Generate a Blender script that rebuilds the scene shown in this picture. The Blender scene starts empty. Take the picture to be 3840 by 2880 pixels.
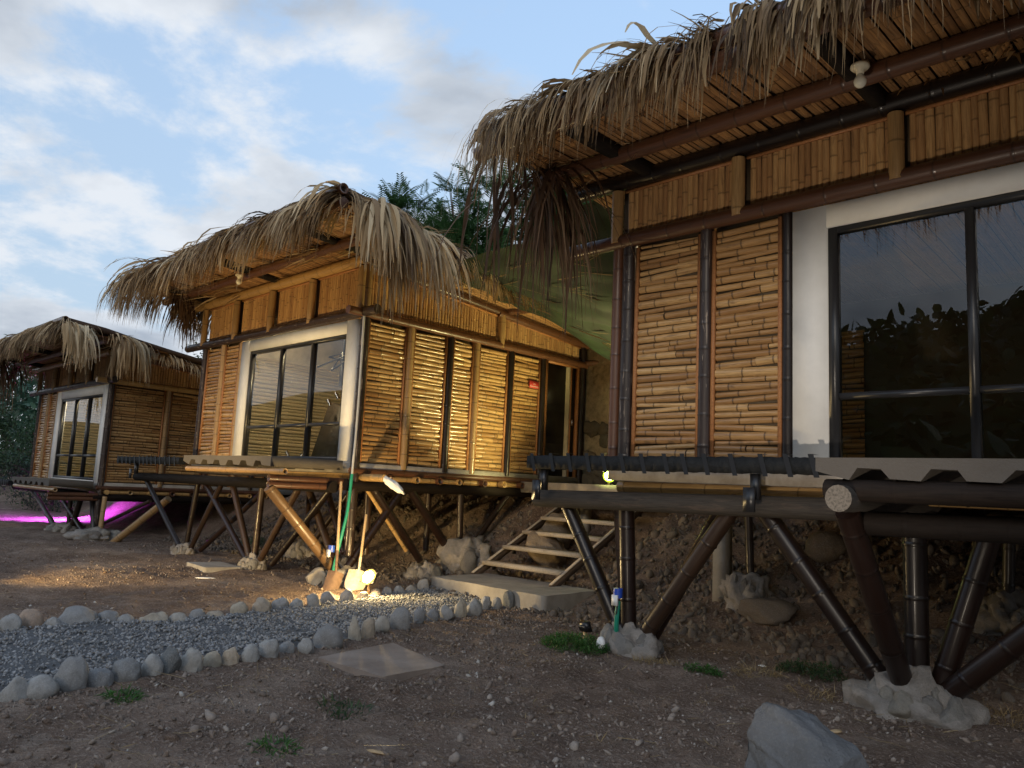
import bpy, bmesh, math, random
import numpy as np
from mathutils import Matrix, Vector
R = math.radians
rnd = random.Random(7)
rng = np.random.default_rng(11)
SC = bpy.context.scene
COL = SC.collection

# ------------------------------------------------------------------ camera
cam = bpy.data.cameras.new('camera')
co = bpy.data.objects.new('camera', cam); COL.objects.link(co)
M3 = [[0.71294356, -0.05931311, -0.69870841], [0.69966365, 0.12655099, 0.70317539], [0.04671472, -0.99018524, 0.13172294]]
mw = Matrix.Identity(4)
for i in range(3):
    mw[i][0] = M3[i][0]; mw[i][1] = -M3[i][1]; mw[i][2] = -M3[i][2]
mw[2][3] = 1.5
co.matrix_world = mw
cam.sensor_width = 36; cam.lens = 2945 * 36 / 3840
cam.clip_start = 0.05; cam.clip_end = 3000
SC.camera = co
SC.view_settings.view_transform = 'Standard'; SC.view_settings.look = 'None'
SC.view_settings.exposure = 1.2; SC.view_settings.gamma = 1.0

# ------------------------------------------------------------------ world, sun
SUN_EL, SUN_AZ = 17.0, 158.0          # the last glow behind the camera; azimuth measured from +Y clockwise
w = bpy.data.worlds.new('World'); SC.world = w; w.use_nodes = True
nt = w.node_tree; N = nt.nodes; L = nt.links
for n in list(N): N.remove(n)
def wn(t, **k):
    n = N.new(t)
    for a, b in k.items(): setattr(n, a, b)
    return n
out = wn('ShaderNodeOutputWorld'); bg = wn('ShaderNodeBackground'); bg.inputs[1].default_value = 0.1
sky = wn('ShaderNodeTexSky', sky_type='NISHITA'); sky.sun_disc = False
sky.sun_elevation = R(SUN_EL); sky.sun_rotation = R(SUN_AZ); sky.air_density = 1.0; sky.dust_density = 0.3; sky.ozone_density = 1.6
tc = wn('ShaderNodeTexCoord')
sep = wn('ShaderNodeSeparateXYZ'); L.new(tc.outputs['Generated'], sep.inputs[0])
zz = wn('ShaderNodeMath', operation='ADD'); zz.inputs[1].default_value = 0.22; L.new(sep.outputs[2], zz.inputs[0])
zm = wn('ShaderNodeMath', operation='MAXIMUM'); zm.inputs[1].default_value = 0.06; L.new(zz.outputs[0], zm.inputs[0])
dv = wn('ShaderNodeVectorMath', operation='DIVIDE'); cb = wn('ShaderNodeCombineXYZ')
for i in range(3): L.new(zm.outputs[0], cb.inputs[i])
L.new(tc.outputs['Generated'], dv.inputs[0]); L.new(cb.outputs[0], dv.inputs[1])
def cloudnoise(off, scale, detail, rough, dist=0.25):
    ad = wn('ShaderNodeVectorMath', operation='ADD'); ad.inputs[1].default_value = off
    L.new(dv.outputs[0], ad.inputs[0])
    n = wn('ShaderNodeTexNoise'); n.inputs['Scale'].default_value = scale; n.inputs['Detail'].default_value = detail
    n.inputs['Roughness'].default_value = rough; n.inputs['Distortion'].default_value = dist
    L.new(ad.outputs[0], n.inputs['Vector']); return n
CO = (16.21, 1.7, 0.4)
n1 = cloudnoise(CO, 1.7, 11, 0.60, .12)
n2 = cloudnoise((CO[0] - .05, CO[1] + .04, CO[2] - .09), 1.7, 7, 0.5, .15)
r1 = wn('ShaderNodeMapRange'); r1.inputs[1].default_value = 0.445; r1.inputs[2].default_value = 0.565; r1.interpolation_type = 'SMOOTHSTEP'
lowc = wn('ShaderNodeMapRange'); lowc.inputs[1].default_value = .55; lowc.inputs[2].default_value = .0; lowc.inputs[3].default_value = -.045; lowc.inputs[4].default_value = .13
L.new(sep.outputs[2], lowc.inputs[0])
nadd = wn('ShaderNodeMath', operation='ADD'); L.new(n1.outputs[0], nadd.inputs[0]); L.new(lowc.outputs[0], nadd.inputs[1])
L.new(nadd.outputs[0], r1.inputs[0])
r2 = wn('ShaderNodeMapRange'); r2.inputs[1].default_value = 0.47; r2.inputs[2].default_value = 0.66
L.new(n2.outputs[0], r2.inputs[0])
ccol = wn('ShaderNodeMixRGB'); ccol.inputs[1].default_value = (3.5, 3.72, 4.02, 1); ccol.inputs[2].default_value = (1.6, 1.88, 2.3, 1)
L.new(r2.outputs[0], ccol.inputs[0])
blue = wn('ShaderNodeMixRGB', blend_type='MULTIPLY'); blue.inputs[0].default_value = 1.0; blue.inputs[2].default_value = (1.42, 1.38, 1.3, 1)
dim = wn('ShaderNodeMapRange'); dim.inputs[1].default_value = .05; dim.inputs[2].default_value = .62; dim.inputs[3].default_value = .55; dim.inputs[4].default_value = 1.3
L.new(sep.outputs[2], dim.inputs[0])
skd = wn('ShaderNodeVectorMath', operation='SCALE'); L.new(sky.outputs[0], skd.inputs[0]); L.new(dim.outputs[0], skd.inputs['Scale'])
L.new(skd.outputs[0], blue.inputs[1])
mx = wn('ShaderNodeMixRGB'); L.new(r1.outputs[0], mx.inputs[0]); hz = wn('ShaderNodeMapRange'); hz.inputs[1].default_value = 0; hz.inputs[2].default_value = .55; hz.inputs[3].default_value = .92; hz.inputs[4].default_value = .45
L.new(sep.outputs[2], hz.inputs[0])
pale = wn('ShaderNodeMixRGB'); L.new(hz.outputs[0], pale.inputs[0]); L.new(blue.outputs[0], pale.inputs[1]); pale.inputs[2].default_value = (2.1, 2.6, 3.3, 1)
L.new(pale.outputs[0], mx.inputs[1]); L.new(ccol.outputs[0], mx.inputs[2])
L.new(mx.outputs[0], bg.inputs[0]); L.new(bg.outputs[0], out.inputs[0])

sl = bpy.data.lights.new('sun', 'SUN'); sl.energy = 0.42; sl.angle = R(25); sl.color = (1, .86, .68)
so = bpy.data.objects.new('sun', sl); COL.objects.link(so)
az = R(SUN_AZ)
sd = Vector((math.sin(az) * math.cos(R(SUN_EL)), math.cos(az) * math.cos(R(SUN_EL)), math.sin(R(SUN_EL))))
so.rotation_euler = sd.to_track_quat('Z', 'Y').to_euler()

# ------------------------------------------------------------------ helpers
def vnoise(x, y, seed=0):
    xi = np.floor(x).astype(np.int64); yi = np.floor(y).astype(np.int64)
    fx = x - xi; fy = y - yi
    fx = fx * fx * (3 - 2 * fx); fy = fy * fy * (3 - 2 * fy)
    def h(a, b):
        n = (a * 374761393 + b * 668265263 + seed * 974634127) & 0x7fffffff
        n = ((n ^ (n >> 13)) * 1274126177) & 0x7fffffff
        return ((n ^ (n >> 16)) & 0xffff) / 65535.0
    return (h(xi, yi) * (1 - fx) + h(xi + 1, yi) * fx) * (1 - fy) + (h(xi, yi + 1) * (1 - fx) + h(xi + 1, yi + 1) * fx) * fy
def fbm(x, y, oct=4, seed=0):
    a = 0; s = .5; t = 0
    for o in range(oct):
        a = a + s * vnoise(x, y, seed + o * 17); t += s; s *= .5; x = x * 2.03; y = y * 2.03
    return a / t - .5
def sstep(a, b, x):
    t = np.clip((x - a) / (b - a), 0, 1); return t * t * (3 - 2 * t)
def gz(x, y):
    x = np.asarray(x, float); y = np.asarray(y, float)
    amp = np.where(x < -15, .75, 1.0)
    edge = 7.7 + fbm(x * .35, y * 0 + 3., 2, 5) * 1.6
    s = sstep(edge, edge + 3.3, y)
    edge2 = sstep(-9.6, -9.1, x) * sstep(-6.6, -7.1, x)
    s = s * (1 - edge2 * sstep(11.6, 10.2, y) * .62)
    z = 1.5 * amp * s
    z = z + np.clip(y - 13, 0, 200) * .09 * np.where(y < 60, 1, 0) + np.where(y >= 60, 47 * .09, 0)
    z = z + sstep(30, 170, y) * 10 * (0.6 + fbm(x * .01, y * .01, 3, 8))
    hill = sstep(-35, -150, y) * (34 + 22 * fbm(x * .012 + 4, y * .01, 4, 9)) + sstep(-40, -160, y) * np.clip(x + 40, -60, 60) * .12
    z = z + hill
    rough = np.where((y > -8) & (y < 16), 1, 0.)
    z = z + rough * (fbm(x * .55, y * .55, 3, 1) * .12 + fbm(x * 3., y * 3., 3, 2) * .07 + fbm(x * 9, y * 9, 2, 3) * .042)
    z = z + s * (fbm(x * 2.2, y * 2.2, 4, 21) * .5) * np.where(y < 13, 1, 0)
    return z
def g1(x, y): return float(gz(np.array([x]), np.array([y]))[0])

def thing(name, label, cat, loc=(0, 0, 0), group=None, rz=0):
    o = bpy.data.objects.new(name, None); COL.objects.link(o); o.location = loc; o.rotation_euler = (0, 0, rz)
    o.empty_display_size = .2
    o['label'] = label; o['category'] = cat
    if group: o['group'] = group
    return o
def tag(o, label, cat, group=None, kind=None):
    o['label'] = label; o['category'] = cat
    if group: o['group'] = group
    if kind: o['kind'] = kind
    return o

class MB:
    def __init__(s): s.v = []; s.q = []; s.t = []; s.tint = []; s.node = []; s.bco = []; s.n = 0
    def add(s, v, q=None, t=None, tint=.5, node=0., bco=None):
        v = np.asarray(v, float).reshape(-1, 3); n = len(v)
        s.v.append(v)
        if q is not None and len(q): s.q.append(np.asarray(q, np.int64).reshape(-1, 4) + s.n)
        if t is not None and len(t): s.t.append(np.asarray(t, np.int64).reshape(-1, 3) + s.n)
        s.tint.append(np.broadcast_to(np.asarray(tint, float), (n,))); s.node.append(np.broadcast_to(np.asarray(node, float), (n,)))
        s.bco.append(v.copy() if bco is None else np.asarray(bco, float).reshape(-1, 3))
        s.n += n
    def box(s, a, b, tint=.5):
        x0, y0, z0 = a; x1, y1, z1 = b
        v = [(x0, y0, z0), (x1, y0, z0), (x1, y1, z0), (x0, y1, z0), (x0, y0, z1), (x1, y0, z1), (x1, y1, z1), (x0, y1, z1)]
        s.add(v, [(0, 3, 2, 1), (4, 5, 6, 7), (0, 1, 5, 4), (1, 2, 6, 5), (2, 3, 7, 6), (3, 0, 4, 7)], tint=tint)
    def bar(s, p0, p1, wd, ht, tint=.5, up=(0, 0, 1)):
        p0 = np.array(p0, float); p1 = np.array(p1, float); d = p1 - p0; d /= np.linalg.norm(d)
        u = np.array(up, float); sd = np.cross(d, u); sd /= np.linalg.norm(sd); u = np.cross(sd, d)
        v = []
        for p in (p0, p1):
            for a, b in ((-1, -1), (1, -1), (1, 1), (-1, 1)): v.append(p + sd * a * wd / 2 + u * b * ht / 2)
        s.add(v, [(0, 1, 2, 3), (4, 7, 6, 5), (0, 4, 5, 1), (1, 5, 6, 2), (2, 6, 7, 3), (3, 7, 4, 0)], tint=tint)
    def tube(s, p0, p1, r, sides=10, node=.3, tint=None, hollow=False, arc=None, out=None, r1=None, bulge=.07, flat=1., bend=0., cap=True):
        """a bamboo cane (or a half cane when arc is given, bulging towards `out`)"""
        p0 = np.array(p0, float); p1 = np.array(p1, float); d = p1 - p0; Ln = np.linalg.norm(d); d /= Ln
        if tint is None: tint = rnd.random()
        if r1 is None: r1 = r
        if out is None:
            a = np.array((0, 0, 1.)) if abs(d[2]) < .9 else np.array((1., 0, 0))
            u = np.cross(d, a); u /= np.linalg.norm(u)
        else:
            u = np.array(out, float); u = u - d * u.dot(d); u /= np.linalg.norm(u)
        vv = np.cross(d, u)
        ts = [0.]; ns = [0.]; rs = [1.]
        if node:
            t = rnd.uniform(.1, .9) * node
            while t < Ln - .03:
                if t > .03:
                    ts += ([t - .022, t - .013, t, t + .013, t + .022] if arc is None else [t - .013, t, t + .013]); ns += [0, 0, 1., 0, 0] if arc is None else [0, 1., 0]; rs += [1, 1, 1 + bulge, 1, 1] if arc is None else [1, 1 + bulge, 1]
                t += node * rnd.uniform(.8, 1.2)
        ts.append(Ln); ns.append(0.); rs.append(1.)
        ts = np.array(ts); ns = np.array(ns); rs = np.array(rs)
        if arc is None: th = np.linspace(0, 2 * np.pi, sides, endpoint=False)
        else: th = np.linspace(-np.pi / 2, np.pi / 2, sides)
        ca, sa = np.cos(th) * flat, np.sin(th)
        rr = (r + (r1 - r) * ts / Ln) * rs
        bd = np.sin(ts / Ln * np.pi) * bend
        P = p0 + ts[:, None, None] * d + rr[:, None, None] * (ca[None, :, None] * u + sa[None, :, None] * vv) + bd[:, None, None] * u
        nr, nk = len(ts), len(th)
        seed = rnd.random() * 50
        B = np.stack(np.broadcast_arrays(ca[None, :] * r * 2 + seed, ts[:, None], sa[None, :] * r * 2 + seed * 1.7), -1)
        idx = np.arange(nr * nk).reshape(nr, nk)
        if arc is None: a = idx[:-1]; b = idx[1:]; an = np.roll(a, -1, 1); bn = np.roll(b, -1, 1)
        else: a = idx[:-1, :-1]; b = idx[1:, :-1]; an = idx[:-1, 1:]; bn = idx[1:, 1:]
        s.add(P, np.stack([a, an, bn, b], -1).reshape(-1, 4), tint=tint, node=np.repeat(ns, nk), bco=B)
        if arc is None and cap:
            for e, sg in ((0, -1), (nr - 1, 1)):
                ring = P[e]; c = p0 + d * ts[e] + bd[e] * u
                if hollow:
                    inn = c + (ring - c) * .72; deep = c - d * sg * .09 + (ring - c) * .68
                    V = np.concatenate([ring, inn, deep, [c - d * sg * .09]])
                    k = np.arange(nk); kn = np.roll(k, -1)
                    q = np.concatenate([np.stack([k, kn, kn + nk, k + nk], -1), np.stack([k + nk, kn + nk, kn + 2 * nk, k + 2 * nk], -1)])
                    t3 = np.stack([k + 2 * nk, kn + 2 * nk, np.full(nk, 3 * nk)], -1)
                    s.add(V, q if sg > 0 else q[:, ::-1], t3 if sg > 0 else t3[:, ::-1], tint=np.concatenate([np.full(2 * nk, min(1, tint + .25)), np.full(nk + 1, 0)]), node=np.concatenate([np.zeros(2 * nk), np.ones(nk + 1)]))
                else:
                    V = np.concatenate([ring, [c]]); k = np.arange(nk); kn = np.roll(k, -1)
                    t3 = np.stack([k, kn, np.full(nk, nk)], -1)
                    s.add(V, None, t3 if sg > 0 else t3[:, ::-1], tint=min(1., tint + .3), node=0)
    def poly(s, pts, tint=.5):
        pts = np.asarray(pts, float); c = pts.mean(0); n = len(pts); k = np.arange(n)
        s.add(np.concatenate([pts, [c]]), None, np.stack([k, np.roll(k, -1), np.full(n, n)], -1), tint=tint)
    def build(s, name, mat, parent=None, smooth=False):
        V = np.concatenate(s.v); me = bpy.data.meshes.new(name)
        q = np.concatenate(s.q) if s.q else np.zeros((0, 4), np.int64)
        t = np.concatenate(s.t) if s.t else np.zeros((0, 3), np.int64)
        me.vertices.add(len(V)); me.vertices.foreach_set('co', V.astype(np.float32).ravel())
        lv = np.concatenate([q.ravel(), t.ravel()]).astype(np.int32)
        me.loops.add(len(lv)); me.loops.foreach_set('vertex_index', lv)
        ls = np.concatenate([np.arange(len(q)) * 4, len(q) * 4 + np.arange(len(t)) * 3]).astype(np.int32)
        me.polygons.add(len(ls)); me.polygons.foreach_set('loop_start', ls)
        if smooth: me.polygons.foreach_set('use_smooth', np.ones(len(ls), bool))
        for nm, arr, ty in (('tint', s.tint, 'FLOAT'), ('node', s.node, 'FLOAT')):
            at = me.attributes.new(nm, ty, 'POINT'); at.data.foreach_set('value', np.concatenate(arr).astype(np.float32))
        at = me.attributes.new('bco', 'FLOAT_VECTOR', 'POINT'); at.data.foreach_set('vector', np.concatenate(s.bco).astype(np.float32).ravel())
        me.update(calc_edges=True); me.validate()
        me.materials.append(mat)
        o = bpy.data.objects.new(name, me); COL.objects.link(o)
        if parent is not None: o.parent = parent
        return o

ICO = {}
def ico(sub):
    if sub not in ICO:
        bm = bmesh.new(); bmesh.ops.create_icosphere(bm, subdivisions=sub, radius=1)
        bm.verts.ensure_lookup_table()
        ICO[sub] = (np.array([v.co[:] for v in bm.verts]), np.array([[v.index for v in f.verts] for f in bm.faces])); bm.free()
    return ICO[sub]
def lump(mb, c, size, sub=3, amp=.25, freq=1.6, seed=0, rot=0, tint=.5, flatb=None, facet=0):
    v, f = ico(sub); v = v.copy()
    if facet:
        r2 = np.random.default_rng(seed + 5)
        pl = r2.normal(size=(facet, 3)); pl /= np.linalg.norm(pl, axis=1)[:, None]
        dd = r2.uniform(.5, .8, facet)
        for n, d0 in zip(pl, dd):
            k = v @ n; over = np.maximum(k - d0, 0); v = v - over[:, None] * n * .95
    a = v * freq
    nz = fbm(a[:, 0] + a[:, 2] * .7 + seed * 3.1, a[:, 1] - a[:, 2] * .6 + seed, 4, seed) + .6 * fbm(a[:, 2] * 1.3 + seed, a[:, 0] * 1.2 + a[:, 1] * .5, 3, seed + 40)
    v = v * (1 + amp * nz)[:, None] * np.array(size)
    cr, sr = math.cos(rot), math.sin(rot)
    v = np.stack([v[:, 0] * cr - v[:, 1] * sr, v[:, 0] * sr + v[:, 1] * cr, v[:, 2]], -1)
    if flatb is not None: v[:, 2] = np.maximum(v[:, 2], flatb)
    mb.add(v + np.array(c), None, f, tint=tint)
def scatter_stones(mb, pts, sizes, sub=1, squash=.6):
    v, f = ico(sub); n = len(pts)
    jit = 1 + rng.uniform(-.28, .28, (n, len(v), 1)) if sub == 1 else 1 + rng.uniform(-.1, .1, (n, len(v), 1))
    sc = sizes[:, None] * np.stack([rng.uniform(.7, 1.3, n), rng.uniform(.7, 1.3, n), squash * rng.uniform(.7, 1.3, n)], -1)
    A = rng.normal(size=(n, 3, 3)); Q, _ = np.linalg.qr(A)
    tilt = np.eye(3)[None] * .75 + Q * .35
    P = (v[None] * jit * sc[:, None, :]) @ np.transpose(tilt, (0, 2, 1)) + pts[:, None, :]
    F = f[None] + (np.arange(n) * len(v))[:, None, None]
    mb.add(P.reshape(-1, 3), None, F.reshape(-1, 3), tint=np.repeat(rng.random(n), len(v)))
def strips(mb, root, d0, length, width, droop, tint, nseg=6, side=None, jitter=.06, tipw=.12):
    """long dry leaf strips that start along d0 and bend to hang under their weight"""
    n = len(root); P = root.copy(); d = d0 / np.linalg.norm(d0, axis=1)[:, None]
    if side is None:
        side = np.cross(d, np.array([0, 0, 1.])) + rng.normal(size=(n, 3)) * .35
    side = side / np.linalg.norm(side, axis=1)[:, None]
    pts = []
    for k in range(nseg + 1):
        t = k / nseg
        wv = width * (.55 + .9 * t if t < .4 else max(tipw, 1.0 * (1 - (t - .4) / .6) ** .8))
        sd = side - d * np.sum(side * d, 1)[:, None]; sd /= np.linalg.norm(sd, axis=1)[:, None] + 1e-9
        pts.append(np.stack([P - sd * wv[:, None] / 2, P + sd * wv[:, None] / 2], 1))
        d = d + np.array([0, 0, -1.]) * (droop * (.5 + t))[:, None] + rng.normal(size=(n, 3)) * jitter
        d /= np.linalg.norm(d, axis=1)[:, None]
        P = P + d * (length / nseg)[:, None]
    V = np.stack(pts, 1)  # n, nseg+1, 2, 3
    base = (np.arange(n) * (nseg + 1) * 2)[:, None]
    k = np.arange(nseg)[None] * 2
    q = np.stack([base + k, base + k + 1, base + k + 3, base + k + 2], -1)
    al = np.linspace(0, 1, nseg + 1)[None, :, None] * length[:, None, None]
    B = np.stack(np.broadcast_arrays(np.array([0, 1.])[None, None, :] * width[:, None, None] + rng.random(n)[:, None, None] * 30, al + 0 * np.zeros((1, 1, 2)), rng.random(n)[:, None, None] * 20 + np.zeros((1, nseg + 1, 2))), -1)
    mb.add(V.reshape(-1, 3), q.reshape(-1, 4), tint=np.repeat(tint, (nseg + 1) * 2), bco=B.reshape(-1, 3))

# ------------------------------------------------------------------ materials
def mat(name):
    m = bpy.data.materials.new(name); m.use_nodes = True; t = m.node_tree
    for n in list(t.nodes): t.nodes.remove(n)
    o = t.nodes.new('ShaderNodeOutputMaterial'); p = t.nodes.new('ShaderNodeBsdfPrincipled'); t.links.new(p.outputs[0], o.inputs[0])
    return m, t, p, o
def nd(t, ty, **k):
    n = t.nodes.new(ty)
    for a, b in k.items(): setattr(n, a, b)
    return n
def attr(t, name): return nd(t, 'ShaderNodeAttribute', attribute_name=name)
def noise(t, vec, scale, detail=4, rough=.55, dist=0):
    n = nd(t, 'ShaderNodeTexNoise'); n.inputs['Scale'].default_value = scale; n.inputs['Detail'].default_value = detail; n.inputs['Roughness'].default_value = rough; n.inputs['Distortion'].default_value = dist
    if vec is not None: t.links.new(vec, n.inputs['Vector'])
    return n.outputs[0]
def ramp(t, fac, stops):
    r = nd(t, 'ShaderNodeValToRGB'); e = r.color_ramp.elements
    while len(e) < len(stops): e.new(.5)
    for i, (p, c) in enumerate(stops): e[i].position = p; e[i].color = (*c, 1)
    t.links.new(fac, r.inputs[0]); return r.outputs[0]
def mixc(t, fac, a, b, blend='MIX'):
    m = nd(t, 'ShaderNodeMixRGB', blend_type=blend)
    for s, v in ((0, fac), (1, a), (2, b)):
        if isinstance(v, (int, float)): m.inputs[s].default_value = v
        elif isinstance(v, tuple): m.inputs[s].default_value = (*v, 1)
        else: t.links.new(v, m.inputs[s])
    return m.outputs[0]
def mr(t, x, a, b, c=0, d=1):
    m = nd(t, 'ShaderNodeMapRange'); m.inputs[1].default_value = a; m.inputs[2].default_value = b; m.inputs[3].default_value = c; m.inputs[4].default_value = d
    t.links.new(x, m.inputs[0]); return m.outputs[0]
def vscale(t, vec, s):
    m = nd(t, 'ShaderNodeVectorMath', operation='MULTIPLY'); m.inputs[1].default_value = s; t.links.new(vec, m.inputs[0]); return m.outputs[0]
def bump(t, p, h, strength=.3, dist=.01):
    b = nd(t, 'ShaderNodeBump'); b.inputs['Strength'].default_value = strength; b.inputs['Distance'].default_value = dist
    t.links.new(h, b.inputs['Height']); t.links.new(b.outputs[0], p.inputs['Normal'])
def objco(t): return nd(t, 'ShaderNodeTexCoord').outputs['Object']

def bamboo(name, c0, c1, stain, amount, rough=.35, node_dark=.6, peel=None, spec=.5, coat=0.):
    m, t, p, o = mat(name)
    b = attr(t, 'bco').outputs['Vector']; ti = attr(t, 'tint').outputs['Fac']; no = attr(t, 'node').outputs['Fac']
    base = mixc(t, ti, c0, c1)
    st = noise(t, vscale(t, b, (60, 5, 60)), 1., 5, .6)
    base = mixc(t, mr(t, st, .42, .72, 0, .75), base, tuple(x * .62 for x in c0))
    bl = noise(t, vscale(t, b, (14, 3.5, 14)), 1., 6, .65, .6)
    base = mixc(t, mr(t, bl, .55, .75, 0, amount), base, stain)
    if peel:
        pl = noise(t, vscale(t, b, (22, 4, 22)), 1., 6, .6, .4)
        base = mixc(t, mr(t, pl, .60, .64, 0, .85), base, peel)
    nf = nd(t, 'ShaderNodeMath', operation='MULTIPLY'); nf.inputs[1].default_value = node_dark; t.links.new(no, nf.inputs[0])
    base = mixc(t, nf.outputs[0], base, tuple(x * .25 for x in stain))
    t.links.new(base, p.inputs['Base Color'])
    t.links.new(mr(t, bl, .3, .8, rough, min(1, rough + .3)), p.inputs['Roughness'])
    p.inputs['Specular IOR Level'].default_value = spec
    p.inputs['Coat Weight'].default_value = coat; p.inputs['Coat Roughness'].default_value = .18
    bump(t, p, st, .25, .004)
    return m
M = {}
M['slat'] = bamboo('bamboo_slats', (.33, .17, .06), (.62, .39, .165), (.09, .045, .02), .9, .26, .85, coat=.5)
M['cane'] = bamboo('bamboo_upright_canes', (.36, .19, .08), (.58, .35, .15), (.12, .065, .03), .8, .42)
M['post'] = bamboo('bamboo_posts_pale', (.30, .18, .075), (.40, .25, .11), (.12, .07, .03), .5, .35, coat=.3)
M['dark'] = bamboo('bamboo_varnished_dark', (.009, .0045, .003), (.019, .008, .005), (.008, .005, .004), .35, .3, .5, spec=.4, coat=.22)
M['peel'] = bamboo('bamboo_dark_peeling', (.022, .012, .009), (.042, .021, .014), (.010, .007, .006), .6, .35, .5, peel=(.28, .22, .17), coat=.3)
M['stilt'] = bamboo('bamboo_stilts', (.016, .009, .006), (.055, .029, .016), (.009, .006, .005), .7, .34, .6, spec=.4, coat=.2)
M['red'] = bamboo('bamboo_red_brown', (.075, .03, .015), (.15, .062, .03), (.03, .015, .010), .6, .32, coat=.35)
M['brace'] = bamboo('bamboo_brown_brace', (.15, .085, .038), (.24, .14, .065), (.06, .03, .016), .6, .35, coat=.3)
M['gold'] = bamboo('bamboo_golden', (.42, .25, .09), (.55, .35, .14), (.14, .08, .03), .5, .25, coat=.5)
M['soffit'] = bamboo('soffit_strips', (.22, .11, .045), (.42, .23, .095), (.07, .035, .02), .7, .45)
M['log'] = bamboo('timber_log', (.008, .006, .005), (.018, .012, .009), (.006, .004, .004), .6, .7, 0, spec=.2)
M['logend'] = bamboo('sawn_log', (.012, .008, .006), (.42, .36, .29), (.16, .11, .08), .5, .8, 0)
M['wood'] = bamboo('orange_wood_trim', (.36, .15, .055), (.46, .21, .08), (.2, .09, .04), .5, .45, 0)
M['grey_wood'] = bamboo('weathered_tread_wood', (.36, .31, .25), (.46, .40, .33), (.2, .16, .12), .5, .75, 0)
M['board'] = bamboo('pale_wall_boards', (.5, .42, .27), (.6, .5, .33), (.3, .24, .15), .4, .6, 0)
M['handle'] = bamboo('tool_handle_wood', (.42, .29, .16), (.5, .36, .2), (.25, .16, .08), .4, .5, 0)
def thatchmat(name, stops, trans=.2):
    m, t, p, o = mat(name)
    b = attr(t, 'bco').outputs['Vector']; ti = attr(t, 'tint').outputs['Fac']
    c = ramp(t, ti, stops)
    s = noise(t, vscale(t, b, (220, 3, 1)), 1., 4, .6)
    c = mixc(t, mr(t, s, .4, .75, 0, .5), c, (.10, .07, .045))
    s2 = noise(t, vscale(t, b, (3, 2.2, 1)), 1., 3, .6)
    c = mixc(t, mr(t, s2, .5, .8, 0, .25), c, (.24, .17, .11))
    t.links.new(c, p.inputs['Base Color']); p.inputs['Roughness'].default_value = .75; p.inputs['Specular IOR Level'].default_value = .25
    tr = nd(t, 'ShaderNodeBsdfTranslucent'); t.links.new(c, tr.inputs[0])
    ms = nd(t, 'ShaderNodeMixShader'); ms.inputs[0].default_value = trans
    t.links.new(p.outputs[0], ms.inputs[1]); t.links.new(tr.outputs[0], ms.inputs[2]); t.links.new(ms.outputs[0], o.inputs[0])
    bump(t, p, s, .4, .004)
    return m
M['thatch'] = thatchmat('thatch_straw', [(0, (.09, .055, .03)), (.3, (.29, .19, .10)), (.7, (.55, .39, .21)), (1, (.80, .64, .41))])
M['frond'] = thatchmat('hanging_dry_frond', [(0, (.05, .028, .018)), (.6, (.13, .075, .045)), (1, (.34, .25, .16))], .1)
def simple(name, c, rough=.5, metal=0, var=0, scale=6, bmp=0, c2=None, spec=.5):
    m, t, p, o = mat(name); p.inputs['Roughness'].default_value = rough; p.inputs['Metallic'].default_value = metal; p.inputs['Specular IOR Level'].default_value = spec
    n = noise(t, objco(t), scale, 6, .62)
    c2 = c2 or tuple(x * .55 for x in c)
    t.links.new(mixc(t, mr(t, n, .35, .7, 0, 1 if var else 0), c, c2), p.inputs['Base Color'])
    if bmp: bump(t, p, noise(t, objco(t), scale * 5, 5, .65), bmp, .02)
    return m
M['white'] = simple('white_painted_plaster', (.80, .79, .76), .6, 0, 1, 3, .06, (.70, .69, .66))
M['black'] = simple('black_window_metal', (.018, .018, .02), .35)
M['wrap'] = simple('black_wrapped_fabric', (.006, .007, .008), .7, 0, 1, 9, .5, (.016, .017, .018), .3)
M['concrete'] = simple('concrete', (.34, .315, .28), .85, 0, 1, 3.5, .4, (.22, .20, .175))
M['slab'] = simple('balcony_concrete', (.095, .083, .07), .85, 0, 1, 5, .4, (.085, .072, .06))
M['cement'] = simple('pier_cement', (.36, .325, .29), .92, 0, 1, 7, 1.0, (.17, .145, .12))
M['footing'] = None
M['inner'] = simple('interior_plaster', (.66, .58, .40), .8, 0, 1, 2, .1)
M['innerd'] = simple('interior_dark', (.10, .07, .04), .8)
M['leather'] = simple('dark_brown_upholstery', (.035, .024, .017), .6, 0, 1, 8, .2)
M['chrome'] = simple('chrome', (.8, .8, .82), .12, 1)
M['steel'] = simple('worn_shovel_steel', (.58, .52, .42), .4, .15, 1, 14, .2, (.42, .34, .25))
M['rust'] = simple('rusty_spade_steel', (.16, .10, .065), .6, .3, 1, 16, .3, (.09, .055, .035))
M['green'] = simple('green_conduit', (.012, .24, .155), .45)
M['doorwood'] = simple('dark_door_wood', (.012, .008, .006), .6)
M['dusty'] = simple('dusty_cover_concrete', (.29, .235, .195), .9, 0, 1, 2.2, .5, (.18, .135, .105))
M['stringer'] = simple('dark_stringer_board', (.075, .05, .036), .8, 0, 1, 6, .4)
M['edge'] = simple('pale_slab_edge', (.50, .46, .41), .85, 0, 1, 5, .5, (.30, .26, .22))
M['blue'] = simple('blue_plastic', (.02, .07, .42), .4)
M['whiteplastic'] = simple('white_plastic', (.8, .8, .78), .45, 0, 1, 20, .15, (.68, .68, .66))
M['greypipe'] = simple('grey_pipe', (.5, .5, .5), .4)
M['lampbase'] = simple('cream_lamp_base', (.62, .57, .44), .45)
M['bulbglass'] = simple('unlit_white_bulb', (.72, .70, .60), .15)
M['sign'] = simple('red_sign', (.55, .05, .04), .5)
M['signtext'] = simple('sign_lettering', (.85, .75, .65), .5)
M['stone'] = None
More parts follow.
